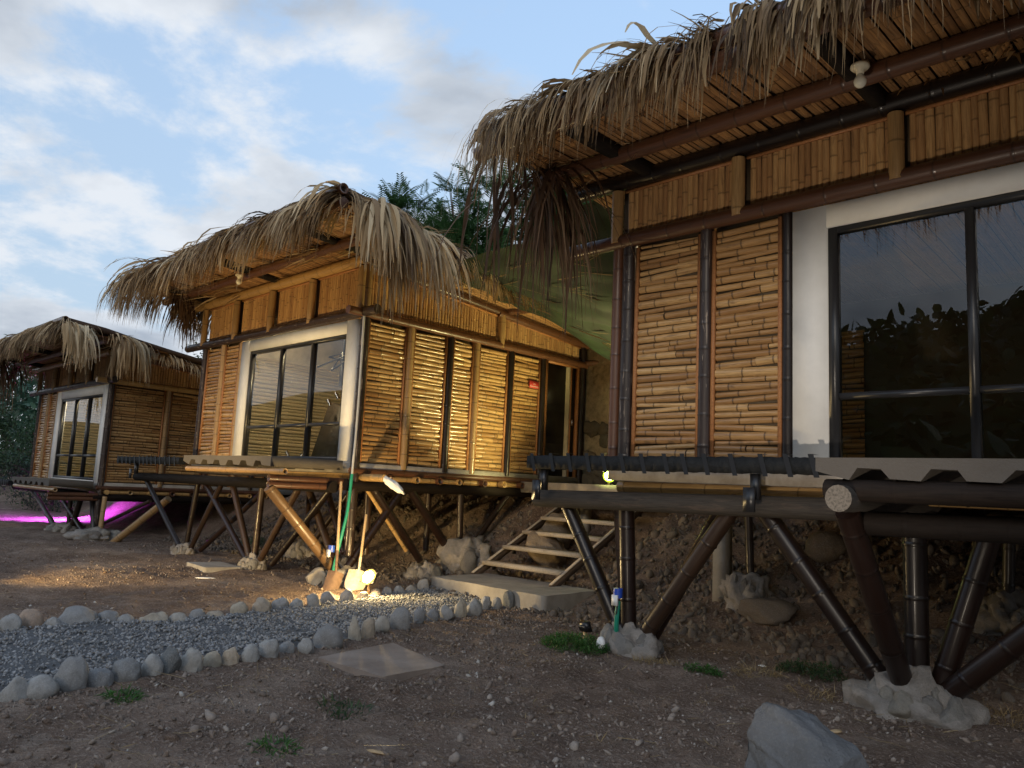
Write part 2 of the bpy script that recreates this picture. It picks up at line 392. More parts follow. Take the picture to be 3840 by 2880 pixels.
def stonemat(name, stops, scale=5, bmp=.5, speck=.35):
    m, t, p, o = mat(name); ti = attr(t, 'tint').outputs['Fac']
    c = ramp(t, ti, stops); co_ = objco(t)
    n = noise(t, co_, scale, 8, .7, .3); c = mixc(t, mr(t, n, .35, .75, 0, .7), c, (.11, .10, .09))
    n2 = noise(t, co_, scale * 14, 3, .6); c = mixc(t, mr(t, n2, .5, .75, 0, speck), c, (.5, .48, .45))
    t.links.new(c, p.inputs['Base Color']); p.inputs['Roughness'].default_value = .85; p.inputs['Specular IOR Level'].default_value = .3
    bump(t, p, noise(t, co_, scale * 6, 8, .7), bmp, .02)
    return m
M['border'] = stonemat('river_stone', [(0, (.10, .11, .11)), (.2, (.22, .22, .22)), (.5, (.34, .33, .31)), (.75, (.42, .36, .27)), (1, (.40, .27, .19))], 9)
M['gravel'] = stonemat('grey_gravel', [(0, (.11, .12, .13)), (.5, (.24, .25, .265)), (1, (.40, .40, .40))], 30, .2)
M['rubble'] = stonemat('brown_rubble', [(0, (.055, .042, .032)), (.5, (.125, .096, .072)), (1, (.22, .17, .12))], 12, .5)
M['boulder'] = stonemat('blue_grey_boulder', [(0, (.13, .133, .138)), (1, (.19, .195, .20))], 5, 1.0, .12)
M['brownrock'] = stonemat('brown_boulder', [(0, (.20, .15, .10)), (1, (.28, .21, .14))], 5, .7)
M['chips'] = stonemat('dirt_pebbles', [(0, (.10, .07, .052)), (.7, (.22, .16, .122)), (.97, (.34, .28, .23)), (1, (.55, .52, .47))], 40, .2)
M['footing'] = stonemat('stones_in_mortar', [(0, (.38, .34, .30)), (.45, (.30, .265, .23)), (.5, (.19, .165, .14)), (.8, (.25, .24, .225)), (1, (.30, .27, .22))], 11, 1.0, .2)
def leafmat(name, c0, c1, trans=.35):
    m, t, p, o = mat(name); ti = attr(t, 'tint').outputs['Fac']
    c = mixc(t, ti, c0, c1); t.links.new(c, p.inputs['Base Color']); p.inputs['Roughness'].default_value = .5; p.inputs['Specular IOR Level'].default_value = .35
    tr = nd(t, 'ShaderNodeBsdfTranslucent'); t.links.new(c, tr.inputs[0]); ms = nd(t, 'ShaderNodeMixShader'); ms.inputs[0].default_value = trans
    t.links.new(p.outputs[0], ms.inputs[1]); t.links.new(tr.outputs[0], ms.inputs[2]); t.links.new(ms.outputs[0], o.inputs[0]); return m
M['leaf'] = leafmat('tree_leaves', (.03, .075, .022), (.075, .15, .045))
M['leafd'] = leafmat('dark_shrub_leaves', (.022, .05, .024), (.06, .11, .04))
M['leafb'] = leafmat('broad_bluish_leaves', (.04, .09, .055), (.09, .17, .11))
M['weed'] = leafmat('weed_leaves', (.03, .085, .02), (.07, .17, .035))
M['drygrass'] = leafmat('dry_grass', (.22, .15, .07), (.40, .30, .16), .2)
M['bark'] = simple('bark', (.12, .09, .065), .9, 0, 1, 8, .6)
# glass: a thin dark pane that shows the room and mirrors the sky
m, t, p, o = mat('window_glass'); t.nodes.remove(p)
tr = nd(t, 'ShaderNodeBsdfTransparent'); tr.inputs[0].default_value = (.92, .94, .93, 1)
gl = nd(t, 'ShaderNodeBsdfGlossy'); gl.inputs['Roughness'].default_value = .004; gl.inputs[0].default_value = (.9, .95, 1, 1)
fr = nd(t, 'ShaderNodeFresnel'); fr.inputs[0].default_value = 1.75
ms = nd(t, 'ShaderNodeMixShader'); t.links.new(fr.outputs[0], ms.inputs[0]); t.links.new(tr.outputs[0], ms.inputs[1]); t.links.new(gl.outputs[0], ms.inputs[2]); t.links.new(ms.outputs[0], o.inputs[0]); M['glass'] = m
# shade netting
m, t, p, o = mat('green_shade_net'); co_ = objco(t)
n = noise(t, co_, 3, 5, .6); wv = noise(t, co_, 120, 2, .5)
t.links.new(mixc(t, mr(t, n, .4, .65), (.0018, .008, .0018), (.006, .024, .004)), p.inputs['Base Color']); p.inputs['Roughness'].default_value = .8
tr = nd(t, 'ShaderNodeBsdfTransparent'); ms = nd(t, 'ShaderNodeMixShader'); t.links.new(mr(t, wv, .42, .66, 1., .975), ms.inputs[0])
t.links.new(tr.outputs[0], ms.inputs[1]); t.links.new(p.outputs[0], ms.inputs[2]); t.links.new(ms.outputs[0], o.inputs[0]); M['net'] = m
def emit(name, c, s):
    m = bpy.data.materials.new(name); m.use_nodes = True; t = m.node_tree
    for n in list(t.nodes): t.nodes.remove(n)
    o = t.nodes.new('ShaderNodeOutputMaterial'); e = t.nodes.new('ShaderNodeEmission'); e.inputs[0].default_value = (*c, 1); e.inputs[1].default_value = s
    t.links.new(e.outputs[0], o.inputs[0]); return m
# ground
m, t, p, o = mat('dirt_ground')
geo = nd(t, 'ShaderNodeNewGeometry'); pos = geo.outputs['Position']
a = noise(t, pos, .8, 6, .6, .5); b_ = noise(t, pos, 5, 6, .65); c_ = noise(t, pos, 38, 4, .7); d_ = noise(t, pos, 2.2, 5, .6, 1)
c = ramp(t, a, [(.32, (.115, .078, .058)), (.5, (.215, .153, .116)), (.68, (.33, .255, .20))])
c = mixc(t, mr(t, b_, .45, .72, 0, .6), c, (.085, .057, .043))
c = mixc(t, mr(t, d_, .56, .72, 0, .55), c, (.36, .295, .24))
c = mixc(t, mr(t, c_, .52, .66, 0, .75), c, (.40, .32, .26))
sy = nd(t, 'ShaderNodeSeparateXYZ'); t.links.new(pos, sy.inputs[0])
vg = noise(t, pos, .12, 8, .7)
green = ramp(t, vg, [(.35, (.02, .032, .014)), (.55, (.04, .06, .022)), (.7, (.08, .085, .04))])
back = mr(t, sy.outputs[1], 13.5, 17); front = mr(t, sy.outputs[1], -14, -22)
mm = nd(t, 'ShaderNodeMath', operation='MAXIMUM'); t.links.new(back, mm.inputs[0]); t.links.new(front, mm.inputs[1])
c = mixc(t, mm.outputs[0], c, green)
t.links.new(c, p.inputs['Base Color']); p.inputs['Roughness'].default_value = .95; p.inputs['Specular IOR Level'].default_value = .15
hh = nd(t, 'ShaderNodeMath', operation='ADD'); t.links.new(b_, hh.inputs[0]); t.links.new(c_, hh.inputs[1])
bump(t, p, hh.outputs[0], 1.0, .05); M['ground'] = m
M['pathbed'] = simple('gravel_bed', (.13, .135, .14), .95, 0, 1, 30, .8, (.07, .07, .075))
# stone masonry
m, t, p, o = mat('rubble_masonry'); ti = attr(t, 'tint').outputs['Fac']; co_ = objco(t); n = noise(t, co_, 9, 6, .7)
c = ramp(t, ti, [(0, (.60, .53, .38)), (.3, (.5, .44, .32)), (.34, (.075, .07, .052)), (.6, (.13, .095, .06)), (1, (.10, .10, .075))])
t.links.new(mixc(t, mr(t, n, .4, .7, 0, .6), c, (.09, .075, .05)), p.inputs['Base Color']); p.inputs['Roughness'].default_value = .9; bump(t, p, n, .6, .03); M['masonry'] = m

# ------------------------------------------------------------------ ground
def axis(segs):
    a = []
    for s0, s1, st in segs: a += list(np.arange(s0, s1, st))
    return np.array(a + [segs[-1][1]])
gx = axis([(-900, -300, 60), (-300, -60, 16), (-60, -27, 1.1), (-27, -16, .11), (-16, 1.5, .06), (1.5, 8, .25), (8, 60, 4), (60, 300, 20), (300, 900, 60)])
gy = axis([(-700, -200, 25), (-200, -30, 6), (-30, -4, 1.5), (-4, 1.2, .3), (1.2, 9, .06), (9, 13.2, .12), (13.2, 30, 1), (30, 200, 10), (200, 900, 70)])
GX, GY = np.meshgrid(gx, gy, indexing='ij'); GZ = gz(GX, GY)
I = np.arange(GX.size).reshape(GX.shape)
mb = MB(); mb.add(np.stack([GX, GY, GZ], -1).reshape(-1, 3), np.stack([I[:-1, :-1], I[1:, :-1], I[1:, 1:], I[:-1, 1:]], -1).reshape(-1, 4))
g = mb.build('ground', M['ground'], smooth=True); g['kind'] = 'structure'

# gravel path: the two borders converge on the concrete pad
FAR_ST = [#x, y, half width, height, tint
(-8.29, 2.08, 0.110, 0.206, 0.45), (-8.37, 2.27, 0.127, 0.185, 0.95), (-8.28, 2.42, 0.082, 0.134, 0.50), (-8.31, 2.65, 0.188, 0.186, 0.30), (-8.27, 2.91, 0.113, 0.145, 0.25), (-8.15, 3.03, 0.097, 0.120, 0.40), (-8.07, 3.27, 0.142, 0.156, 0.70), (-8.00, 3.48, 0.108, 0.150, 0.60), (-8.00, 3.68, 0.088, 0.115, 0.30), (-8.02, 3.87, 0.100, 0.123, 0.80), (-8.02, 4.14, 0.109, 0.149, 0.75), (-8.03, 4.39, 0.113, 0.173, 0.80), (-8.04, 4.62, 0.099, 0.166, 0.50), (-8.07, 4.84, 0.089, 0.155, 0.50), (-8.19, 5.12, 0.100, 0.199, 0.55), (-8.40, 5.47, 0.107, 0.165, 0.35), (-8.40, 5.74, 0.105, 0.157, 0.45), (-8.44, 6.00, 0.082, 0.149, 0.65), (-8.56, 6.28, 0.082, 0.138, 0.65), (-8.63, 6.52, 0.082, 0.130, 0.40), (-8.62, 6.71, 0.080, 0.150, 0.50), (-8.69, 6.97, 0.092, 0.153, 0.65), (-8.82, 7.32, 0.114, 0.177, 0.60), (-8.92, 7.62, 0.064, 0.153, 0.30)]
NEAR_ST = [(-5.91, 1.55, 0.101, 0.175, 0.50), (-5.90, 1.71, 0.120, 0.168, 0.45), (-5.97, 1.91, 0.115, 0.201, 0.30), (-5.99, 2.10, 0.102, 0.166, 0.20), (-6.00, 2.28, 0.112, 0.157, 0.15), (-6.02, 2.46, 0.085, 0.154, 0.50), (-6.04, 2.60, 0.083, 0.183, 0.05), (-6.06, 2.77, 0.093, 0.144, 0.55), (-6.16, 2.98, 0.081, 0.124, 0.75), (-6.12, 3.13, 0.086, 0.143, 0.80), (-6.09, 3.27, 0.078, 0.139, 0.50), (-6.12, 3.45, 0.088, 0.146, 0.45), (-6.19, 3.65, 0.072, 0.112, 0.35), (-6.16, 3.82, 0.078, 0.131, 0.45), (-6.22, 4.08, 0.161, 0.206, 0.25), (-6.32, 4.43, 0.069, 0.200, 0.70), (-6.36, 4.61, 0.065, 0.196, 0.80), (-6.51, 4.88, 0.084, 0.154, 0.62), (-6.57, 5.17, 0.123, 0.225, 0.30), (-6.73, 5.52, 0.067, 0.180, 0.25), (-6.78, 5.76, 0.069, 0.159, 0.20), (-6.88, 6.06, 0.103, 0.227, 0.40), (-6.96, 6.33, 0.065, 0.194, 0.75), (-6.98, 6.57, 0.099, 0.204, 0.45), (-7.17, 6.95, 0.075, 0.171, 0.50), (-7.22, 7.18, 0.066, 0.182, 0.55), (-7.27, 7.46, 0.098, 0.286, 0.05)]
def edge(l, dx):
    p = [(a[0] + dx, a[1]) for a in l]
    return [(p[0][0] + .05 * (1 if dx > 0 else 1), p[0][1] - 2.2)] + [tuple(np.mean(p[max(0, q - 1):q + 2], 0)) for q in range(len(p))]
near, far = edge(NEAR_ST, -.05), edge(FAR_ST, .03)
def along(pl, n):
    pl = np.array(pl); s = np.r_[0, np.cumsum(np.hypot(*np.diff(pl, axis=0).T))]; u = np.linspace(0, s[-1], n)
    return np.stack([np.interp(u, s, pl[:, 0]), np.interp(u, s, pl[:, 1])], -1)
na, fa = along(near, 60), along(far, 60)
uu = np.linspace(0, 1, 14)
PX = na[:, None, :] * (1 - uu)[None, :, None] + fa[:, None, :] * uu[None, :, None]
PZ = gz(PX[..., 0], PX[..., 1]) + .028 + .012 * fbm(PX[..., 0] * 6, PX[..., 1] * 6, 2, 4)
PZ = .6 * PZ + .4 * (PZ.mean(1, keepdims=True) + .02)
PZ[:, 0] = gz(PX[:, 0, 0], PX[:, 0, 1]) - .02; PZ[:, -1] = gz(PX[:, -1, 0], PX[:, -1, 1]) - .02; PZ[-1] = np.minimum(PZ[-1], .02)
I = np.arange(60 * 14).reshape(60, 14)
mb = MB(); mb.add(np.concatenate([PX, PZ[..., None]], -1).reshape(-1, 3), np.stack([I[:-1, :-1], I[1:, :-1], I[1:, 1:], I[:-1, 1:]], -1).reshape(-1, 4)[:, ::-1])
pt = mb.build('path', M['pathbed'], smooth=True); pt['kind'] = 'structure'
n = 17000
a = rng.random(n) ** .8; b = rng.random(n)
ia = a * 59; i0 = np.clip(ia.astype(int), 0, 58); fa_ = (ia - i0)[:, None]
Pn = na[i0] * (1 - fa_) + na[i0 + 1] * fa_; Pf = fa[i0] * (1 - fa_) + fa[i0 + 1] * fa_
xy = Pn * (1 - b[:, None]) + Pf * b[:, None]
jb = np.clip((b * 13).astype(int), 0, 13)
zz_ = PZ[i0, jb] + rng.uniform(-.004, .012, n)
mb = MB(); scatter_stones(mb, np.concatenate([xy, zz_[:, None]], -1), rng.uniform(.011, .026, n), 1, .6)
o = mb.build('gravel', M['gravel']); tag(o, 'grey crushed gravel filling the path between the two stone borders', 'gravel', kind='stuff')

# border stones, each its own object
def stone_word(t): return 'dark grey' if t < .13 else 'mid grey' if t < .36 else 'pale grey' if t < .62 else 'tan' if t < .87 else 'reddish'
ORD = ['first', 'second', 'third', 'fourth', 'fifth', 'sixth', 'seventh', 'eighth', 'ninth', 'tenth', 'eleventh', 'twelfth', 'thirteenth', 'fourteenth', 'fifteenth', 'sixteenth', 'seventeenth', 'eighteenth', 'nineteenth', 'twentieth', 'twenty-first', 'twenty-second', 'twenty-third', 'twenty-fourth', 'twenty-fifth', 'twenty-sixth', 'twenty-seventh', 'twenty-eighth']
for side, lst in (('far', FAR_ST), ('near', NEAR_ST)):
    for i, (x, y, hw, ht, tn) in enumerate(lst):
        mb = MB(); sd_ = (17 if side == 'far' else 300) + i
        lump(mb, (0, 0, ht * .38), (hw * .94, hw * rnd.uniform(.6, .8), ht * rnd.uniform(.56, .74)), 4, rnd.uniform(.35, .75), rnd.uniform(.8, 1.2), sd_, rnd.uniform(-.4, .4) + .8, tn, None, rnd.choice((0, 0, 2, 3)))
        s = mb.build('border_stone', M['border'], smooth=True); s.location = (x, y, g1(x, y) - .025)
        tag(s, f'{stone_word(tn)} stone, {ORD[i]} from the left in the {side} border of the gravel path', 'stone', f'stones edging the {side} side of the gravel path')

# ------------------------------------------------------------------ huts
def lerp(a, b, t): return a + (b - a) * t
def wall_canes(mb, a, b, z0, z1fun, out, pitch, upright, tintrange=(0, 1)):
    """fill the wall stretch a->b (plan points) with split canes, lying or upright"""
    a = np.array((*a, 0.)); b = np.array((*b, 0.)); d = b - a; Ln = np.linalg.norm(d); d /= Ln; outv = np.array((*out, 0.))
    if upright:
        s = 0.
        while s < Ln:
            w_ = pitch * rnd.uniform(.75, 1.25); w_ = min(w_, Ln - s)
            if w_ < .015: break
            c = a + d * (s + w_ / 2); zt = z1fun((s + w_ / 2) / Ln)
            mb.tube(c + (0, 0, z0), c + d * rnd.uniform(-.006, .006) + (0, 0, zt), w_ * .49, 6, .34, rnd.uniform(*tintrange), arc=1, out=outv, flat=.75, bulge=.06)
            s += w_
    else:
        z = z0; zt = z1fun(0)
        while z < zt - .02:
            h = pitch * rnd.uniform(.72, 1.28); h = min(h, zt - z)
            s = 0.; tl = rnd.gauss(0, .014)
            while s < Ln - .01:
                ln = min(Ln - s, rnd.uniform(.3, .95) if rnd.random() < .7 else 2.)
                if Ln - s - ln < .08: ln = Ln - s
                rr = h * rnd.uniform(.38, .52); oo = outv * rnd.uniform(-.006, .008)
                p0 = a + oo + d * (s + .004) + (0, 0, z + h / 2 + tl * (s / Ln - .5)); p1 = a + oo + d * (s + ln - .004) + (0, 0, rnd.gauss(0, .003) + z + h / 2 + tl * ((s + ln) / Ln - .5))
                mb.tube(p0, p1, rr, 6, .34, rnd.uniform(*tintrange), arc=1, out=outv, flat=.8, bulge=.09)
                s += ln
            z += h
def hut(idx, label, org, W, D, zb, zp, det):
    """local frame: x along the front, y into the hut, z = 0 at the floor"""
    h = thing('bamboo_hut', label, 'hut', org, 'bamboo huts on stilts')
    OX, OY, OZ = org
    def lo(p): return (p[0] - OX, p[1] - OY, p[2] - OZ)
    def one(name, mkey, fn, parent=h, smooth=True):
        mb = MB(); fn(mb); return mb.build(name, M[mkey], parent, smooth)
    def cane(name, mkey, p0, p1, r, **k): return one(name, mkey, lambda mb: mb.tube(p0, p1, r, k.pop('sides', 12), **k))
    zs = lambda y: zp + .10 - det.get('fr', 0) * y if y < 0 else zp + .10 - .088 * y
    # ---- floor, balcony
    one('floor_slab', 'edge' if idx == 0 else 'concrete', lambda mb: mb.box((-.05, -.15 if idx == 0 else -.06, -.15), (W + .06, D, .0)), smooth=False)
    bx0, bx1, by0 = det['balc']
    def balc(mb):
        pts = [(bx0, .02), (bx0, -.07)]
        x = bx0 + .22
        while x < bx1 - .3:
            e = rnd.uniform(-.02, .02); dd = rnd.uniform(-.012, .012)
            pts += [(x, -.12 + dd), (x + .055 + e, -.045), (x + .20 + e, -.05), (x + .25, -.115 - dd)]
            x += .43
        pts += [(bx1, -.12), (bx1, .02)]
        fr_ = [(px, by0, pz) for px, pz in pts]; bk = [(px, -.155, pz) for px, pz in pts]
        n_ = len(pts)
        mb.add(fr_ + bk, [(i, (i + 1) % n_, n_ + (i + 1) % n_, n_ + i) for i in range(n_)])
        for ring, fl in ((fr_, 1), (bk, 0)):   # fan from the top edge: split into strips
            top = ring[0][2]
            k = np.arange(n_ - 1)
            up = [(px, py, .02) for px, py, pz in ring]
            q = [(i, n_ + i, n_ + i + 1, i + 1) for i in range(1, n_ - 2)]
            mb.add(list(ring) + up, q)
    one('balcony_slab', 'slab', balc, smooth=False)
    cane('balcony_bearer', 'post' if idx != 0 else 'log', (bx0 + .05, by0 + .06, -.19), (bx1 + .35, by0 + .04, -.185), (.042 if idx else .072), hollow=True, bend=-.02, node=.33)
    if idx == 0:
        cane('balcony_bearer', 'log', (bx0 + .1, by0 + .3, -.40), (bx1 + .3, by0 + .3, -.36), .08, hollow=True)
        one('timber_log', 'logend', lambda mb: mb.tube((bx0 + .19, by0 - .1, -.245), (bx0 + .19, .4, -.245), .086, 16, 0, .12, bulge=0))
    else:
        for k_ in (0, 1): cane('balcony_bearer', 'red', (bx1 - .02, by0 + .0, -.28 - .09 * k_), (bx1 + .0, -.05, -.28 - .09 * k_), .046, hollow=True, node=.4)
    # ---- joists and side beams under the floor
    cane('side_rail', 'red', (W + .05, -.1, -.12), (W + .05, D - 1.0, -.12), .05, node=.42)
    cane('side_beam', 'log', (W + .02, -.15, -.33), (W + .02, D + .2, -.33), .085, node=0, bulge=0)
    y = .12; j = 0
    while y < D - 1.2:
        ex = .62 if j == 0 and idx == 1 else rnd.uniform(.12, .2)
        cane('joist', 'gold' if rnd.random() < .7 else 'red', (-.1, y, -.21), (W + ex, y, -.21), rnd.uniform(.05, .058), hollow=(j != 0), node=.5)
        y += rnd.uniform(.44, .54); j += 1
    one('joist_spacers', 'gold', lambda mb: [mb.tube((W + .03, .2 + .49 * k, -.215), (W + .03, .58 + .49 * k, -.215), .047, 8, .3) for k in range(int((D - 1.6) / .49))])
    # ---- front wall
    wx0, wx1 = det['win']          # outside of the white surround
    px = det['front_posts']        # x of the two posts left of the window
    for x, rr, mk in ((.06, .075, 'peel'), (-.085, .06, 'red')) if idx == 0 else ((.03, .065, 'peel'),):
        cane('corner_post', mk, (x, -.02, -.05), (x, -.02, zb), rr)
    cane('corner_post', 'peel', (W + .02, .0, -1.35 if idx else -.05), (W + .02, .0, zb), .07)
    cane('wall_post', 'peel' if idx == 0 else 'post', (px, -.03, .0), (px, -.03, zb - .04), .065)
    cane('wall_post', 'dark' if idx == 0 else 'post', (wx0 - .06, -.01, .0), (wx0 - .06, -.01, zb - .04), .05)
    for a_, b_ in ((.16, px - .075), (px + .075, wx0 - .12)):
        def pn(mb, a_=a_, b_=b_): wall_canes(mb, (a_ + .02, 0), (b_ - .02, 0), .0, lambda s: zb - .06, (0, -1), .066, False)
        w_ = one('wall_panel', 'slat', pn)
        one('panel_backing', 'innerd', lambda mb: mb.box((a_, .012, 0), (b_, .03, zb)), w_, False)
        one('panel_trim', 'wood', lambda mb: mb.box((a_ - .012, -.045, 0), (a_ + .018, .01, zb - .07)), w_, False)
        one('panel_trim', 'wood', lambda mb: mb.box((b_ - .018, -.045, 0), (b_ + .012, .01, zb - .07)), w_, False)
    # window
    wtop = zb - .06
    def surround(mb):
        mb.box((wx0, -.05, 0), (wx0 + .30, .10, wtop)); mb.box((wx1 - .28, -.05, 0), (wx1, .10, wtop)); mb.box((wx0 + .30, -.05, wtop - .2), (wx1 - .28, .10, wtop))
        mb.box((wx0 + .30, -.05, 0), (wx1 - .28, .10, .03))
    win = one('window', 'white', surround, smooth=False)
    ix0, ix1 = wx0 + .303, wx1 - .283; iz0, iz1 = .034, wtop - .203
    m1, m2 = ix0 + .36 * (ix1 - ix0), ix0 + .68 * (ix1 - ix0); zmul = .60
    def frame(mb):
        t_ = .055
        mb.box((ix0, -.025, iz0), (ix0 + t_ + .02, .06, iz1)); mb.box((ix1 - t_, -.025, iz0), (ix1, .06, iz1))
        mb.box((ix0 + t_ + .02, -.025, iz1 - t_), (ix1 - t_, .06, iz1)); mb.box((ix0 + t_ + .02, -.025, iz0), (ix1 - t_, .06, iz0 + t_))
        for x in (m1, m2): mb.box((x - .03, -.03, iz0 + t_), (x + .03, .055, iz1 - t_))
        for a_, b_ in ((ix0 + t_ + .02, m1 - .03), (m1 + .03, m2 - .03), (m2 + .03, ix1 - t_)): mb.box((a_, -.022, zmul - .025), (b_, .05, zmul + .025))
    one('window_frame', 'black', frame, win, False)
    one('pane', 'glass', lambda mb: mb.add([(ix0 + .01, .01, iz0 + .01), (ix1 - .01, .01, iz0 + .01), (ix1 - .01, .01, iz1 - .01), (ix0 + .01, .01, iz1 - .01)], [(0, 1, 2, 3)]), win, False)
    # beams, upper band
    cane('beam', 'red' if idx == 0 else 'peel', (-.75, -.07, zb + .02), (W + .42, -.07, zb + .02), .075, node=.5)
    cane('top_plate', 'dark' if idx == 0 else 'gold', (-.72, -.09, zp), (W + .05, -.09, zp), .085, node=.36)
    ub = zb + .09
    ups = det['upper_posts']
    for x in ups: cane('upper_post', 'post', (x, -.10, zb - .0), (x, -.10, zp - .1), .062, node=.55)
    xs_ = [u for u in ups]
    for a_, b_ in zip(xs_[:-1], xs_[1:]):
        def up_(mb, a_=a_, b_=b_): wall_canes(mb, (a_ + .07, 0), (b_ - .07, 0), ub, lambda s: zp - .08, (0, -1), .058, True)
        w_ = one('upper_panel', 'cane', up_)
        one('panel_backing', 'innerd', lambda mb: mb.box((a_, .012, ub), (b_, .03, zp)), w_, False)
        one('panel_trim', 'wood', lambda mb: mb.bar((a_ + .05, -.03, ub + .0), (b_ - .05, -.03, ub), .03, .03), w_, False)
        one('panel_trim', 'wood', lambda mb: mb.bar((a_ + .05, -.03, zp - .085), (b_ - .05, -.03, zp - .085), .025, .03), w_, False)
    # ---- right side wall
    sp = det['side_posts']
    cane('beam', 'red' if idx != 2 else 'gold', (W + .06, -.35, zb + .01), (W + .06, D + .1, zb - .04), .065, node=.4)
    mats_ = det['side_mats']
    for y, mk in zip(sp[1:], mats_): cane('wall_post', mk, (W + .03, y, -.06), (W + .03, y, zb - .05), .062)
    for a_, b_ in zip(sp[:-1], sp[1:]):
        a2, b2 = a_ + .08, b_ - .09
        def pn(mb, a2=a2, b2=b2): wall_canes(mb, (W, a2 + .02), (W, b2 - .02), 0.02, lambda s: zb - .09, (1, 0), .066, False)
        w_ = one('wall_panel', 'slat', pn)
        one('panel_backing', 'innerd', lambda mb: mb.box((W - .03, a_, 0), (W - .012, b_, zb)), w_, False)
        one('panel_trim', 'wood', lambda mb: mb.box((W - .01, a2 - .02, 0), (W + .04, a2 + .012, zb - .07)), w_, False)
        one('panel_trim', 'wood', lambda mb: mb.box((W - .01, b2 - .012, 0), (W + .04, b2 + .02, zb - .07)), w_, False)
    d0, d1 = sp[-1] + .1, D - .08
    dr = one('door', 'doorwood', lambda mb: (mb.box((W - .13, d0 - .0, .005), (W - .10, d1 - .2, zb - .08)), [mb.box((W - .10, d0 + .06, .12 + k * .62), (W - .088, d1 - .32, .62 + k * .62)) for k in range(3)], mb.box((W - .13, d1 - .2, .005), (W - .03, d1 - .17, zb - .08))), smooth=False)
    one('door_frame', 'wood', lambda mb: (mb.box((W - .06, d0, 0), (W + .03, d0 + .05, zb - .07)), mb.box((W - .06, d1 - .05, 0), (W + .03, d1, zb - .07)), mb.box((W - .06, d0 + .05, zb - .12), (W + .03, d1 - .05, zb - .07)), mb.box((W - .06, d1 - .22, .0), (W + .0, d1 - .195, zb - .12))), dr, False)
    one('handle', 'chrome', lambda mb: mb.box((W - .04, d1 - .15, 1.0), (W - .01, d1 - .125, 1.12)), dr, False)
    one('jamb_lining', 'doorwood', lambda mb: mb.box((W - .06, d1 - .19, .0), (W - .04, d1 - .05, zb - .12)), dr, False)
    cane('corner_post', 'dark', (W + .02, D, -.15), (W + .02, D, zs(D) - .1), .07)
    sp2 = 2.87
    for a_, b_, tz in ((.08, sp2 - .09, 0), (sp2 + .09, D - .1, .0)):
        def up_(mb, a_=a_, b_=b_): wall_canes(mb, (W, a_), (W, b_), ub - .04, lambda s: zs(a_ + (b_ - a_) * s) - .19, (1, 0), .062, True)
        w_ = one('upper_panel', 'cane', up_)
        one('panel_backing', 'innerd', lambda mb: mb.add([(W - .015, a_, ub - .05), (W - .015, b_, ub - .05), (W - .015, b_, zs(b_) - .1), (W - .015, a_, zs(a_) - .1)], [(0, 1, 2, 3)]), w_, False)
        one('panel_trim', 'wood', lambda mb: mb.bar((W + .03, a_, ub - .035), (W + .03, b_, ub - .035), .03, .03), w_, False)
        one('panel_trim', 'wood', lambda mb: mb.bar((W + .03, a_, zs(a_) - .19), (W + .03, b_, zs(b_) - .19), .03, .03), w_, False)
    cane('upper_post', 'post', (W + .06, sp2, zb - .06), (W + .06, sp2, zs(sp2) - .12), .065, node=.6)
    cane('upper_post', 'post', (W + .01, .0, zb - .02), (W + .01, .0, zp - .06), .07, node=.6)
    cane('top_plate', 'red', (W + .06, -.1, zs(0) - .12), (W + .06, sp2 + .1, zs(sp2) - .12), .06, node=.4)
    cane('top_plate', 'red', (W + .06, sp2 - .1, zs(sp2) - .13), (W + .06, D + .25, zs(D) - .13), .07, node=.4)
    if idx == 1:
        cane('outrigger', 'red', (W - .3, D - .05, zb - .0), (W + .75, D + .25, zb + .02), .06, hollow=True)
        cane('outrigger', 'red', (W - .3, sp2 + .1, zs(sp2) - .05), (W + .75, sp2 + .25, zs(sp2) - .06), .075)
        cane('outrigger', 'red', (W - .3, D, zs(D) - .05), (W + .35, D + .1, zs(D) - .06), .055)
    # ---- left and rear walls, ceiling, interior
    one('left_wall', 'inner', lambda mb: mb.box((0, .05, 0), (.03, D, zp + .05)), smooth=False)
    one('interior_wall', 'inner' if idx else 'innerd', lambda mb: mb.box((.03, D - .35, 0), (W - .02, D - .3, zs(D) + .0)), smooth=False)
    one('interior_slats', 'board', lambda mb: wall_canes(mb, (.045, D - .4), (.045, .2), .05, lambda s: zb, (1, 0), .075, False))
    if idx == 0: one('interior_slats', 'slat', lambda mb: wall_canes(mb, (.1, D - .37), (.62, D - .37), .02, lambda s: 2.2, (0, -1), .07, False))
    else: one('interior_boards', 'board', lambda mb: [mb.box((.1, D - .40 - .012 * (k % 2), .05 + .205 * k), (W * .56, D - .352, .05 + .205 * k + .18), rnd.uniform(.2, .8)) for k in range(12)], smooth=False)
    # ---- roof
    xl, xr, yf, yb = det['roof']
    droop = lambda x, y: .16 * sstep(W - .2, xr, x) * sstep(-1.2, 1.8, y)
    def sof(mb):
        x = xl + .05
        while x < xr - .03:
            w_ = rnd.uniform(.03, .06)
            zz = zs(-1) + rnd.uniform(-.006, .006)
            tn = rnd.random()
            zz = zz - droop(x, 0.)
            mb.tube((x, yf, zz - zs(-1) + zs(yf)), (x + rnd.uniform(-.02, .02), 0, zz - zs(-1) + zs(0)), w_ * .5, 4, .5, tn, arc=1, out=(0, 0, -1), flat=.5)
            mb.tube((x, 0, zz - zs(-1) + zs(0)), (x, yb, zs(yb) - droop(x, yb)), w_ * .5, 4, .7, tn, arc=1, out=(0, 0, -1), flat=.5)
            x += w_ * (1.02 if rnd.random() < .9 else 1.25)
    roof = one('roof', 'soffit', sof)
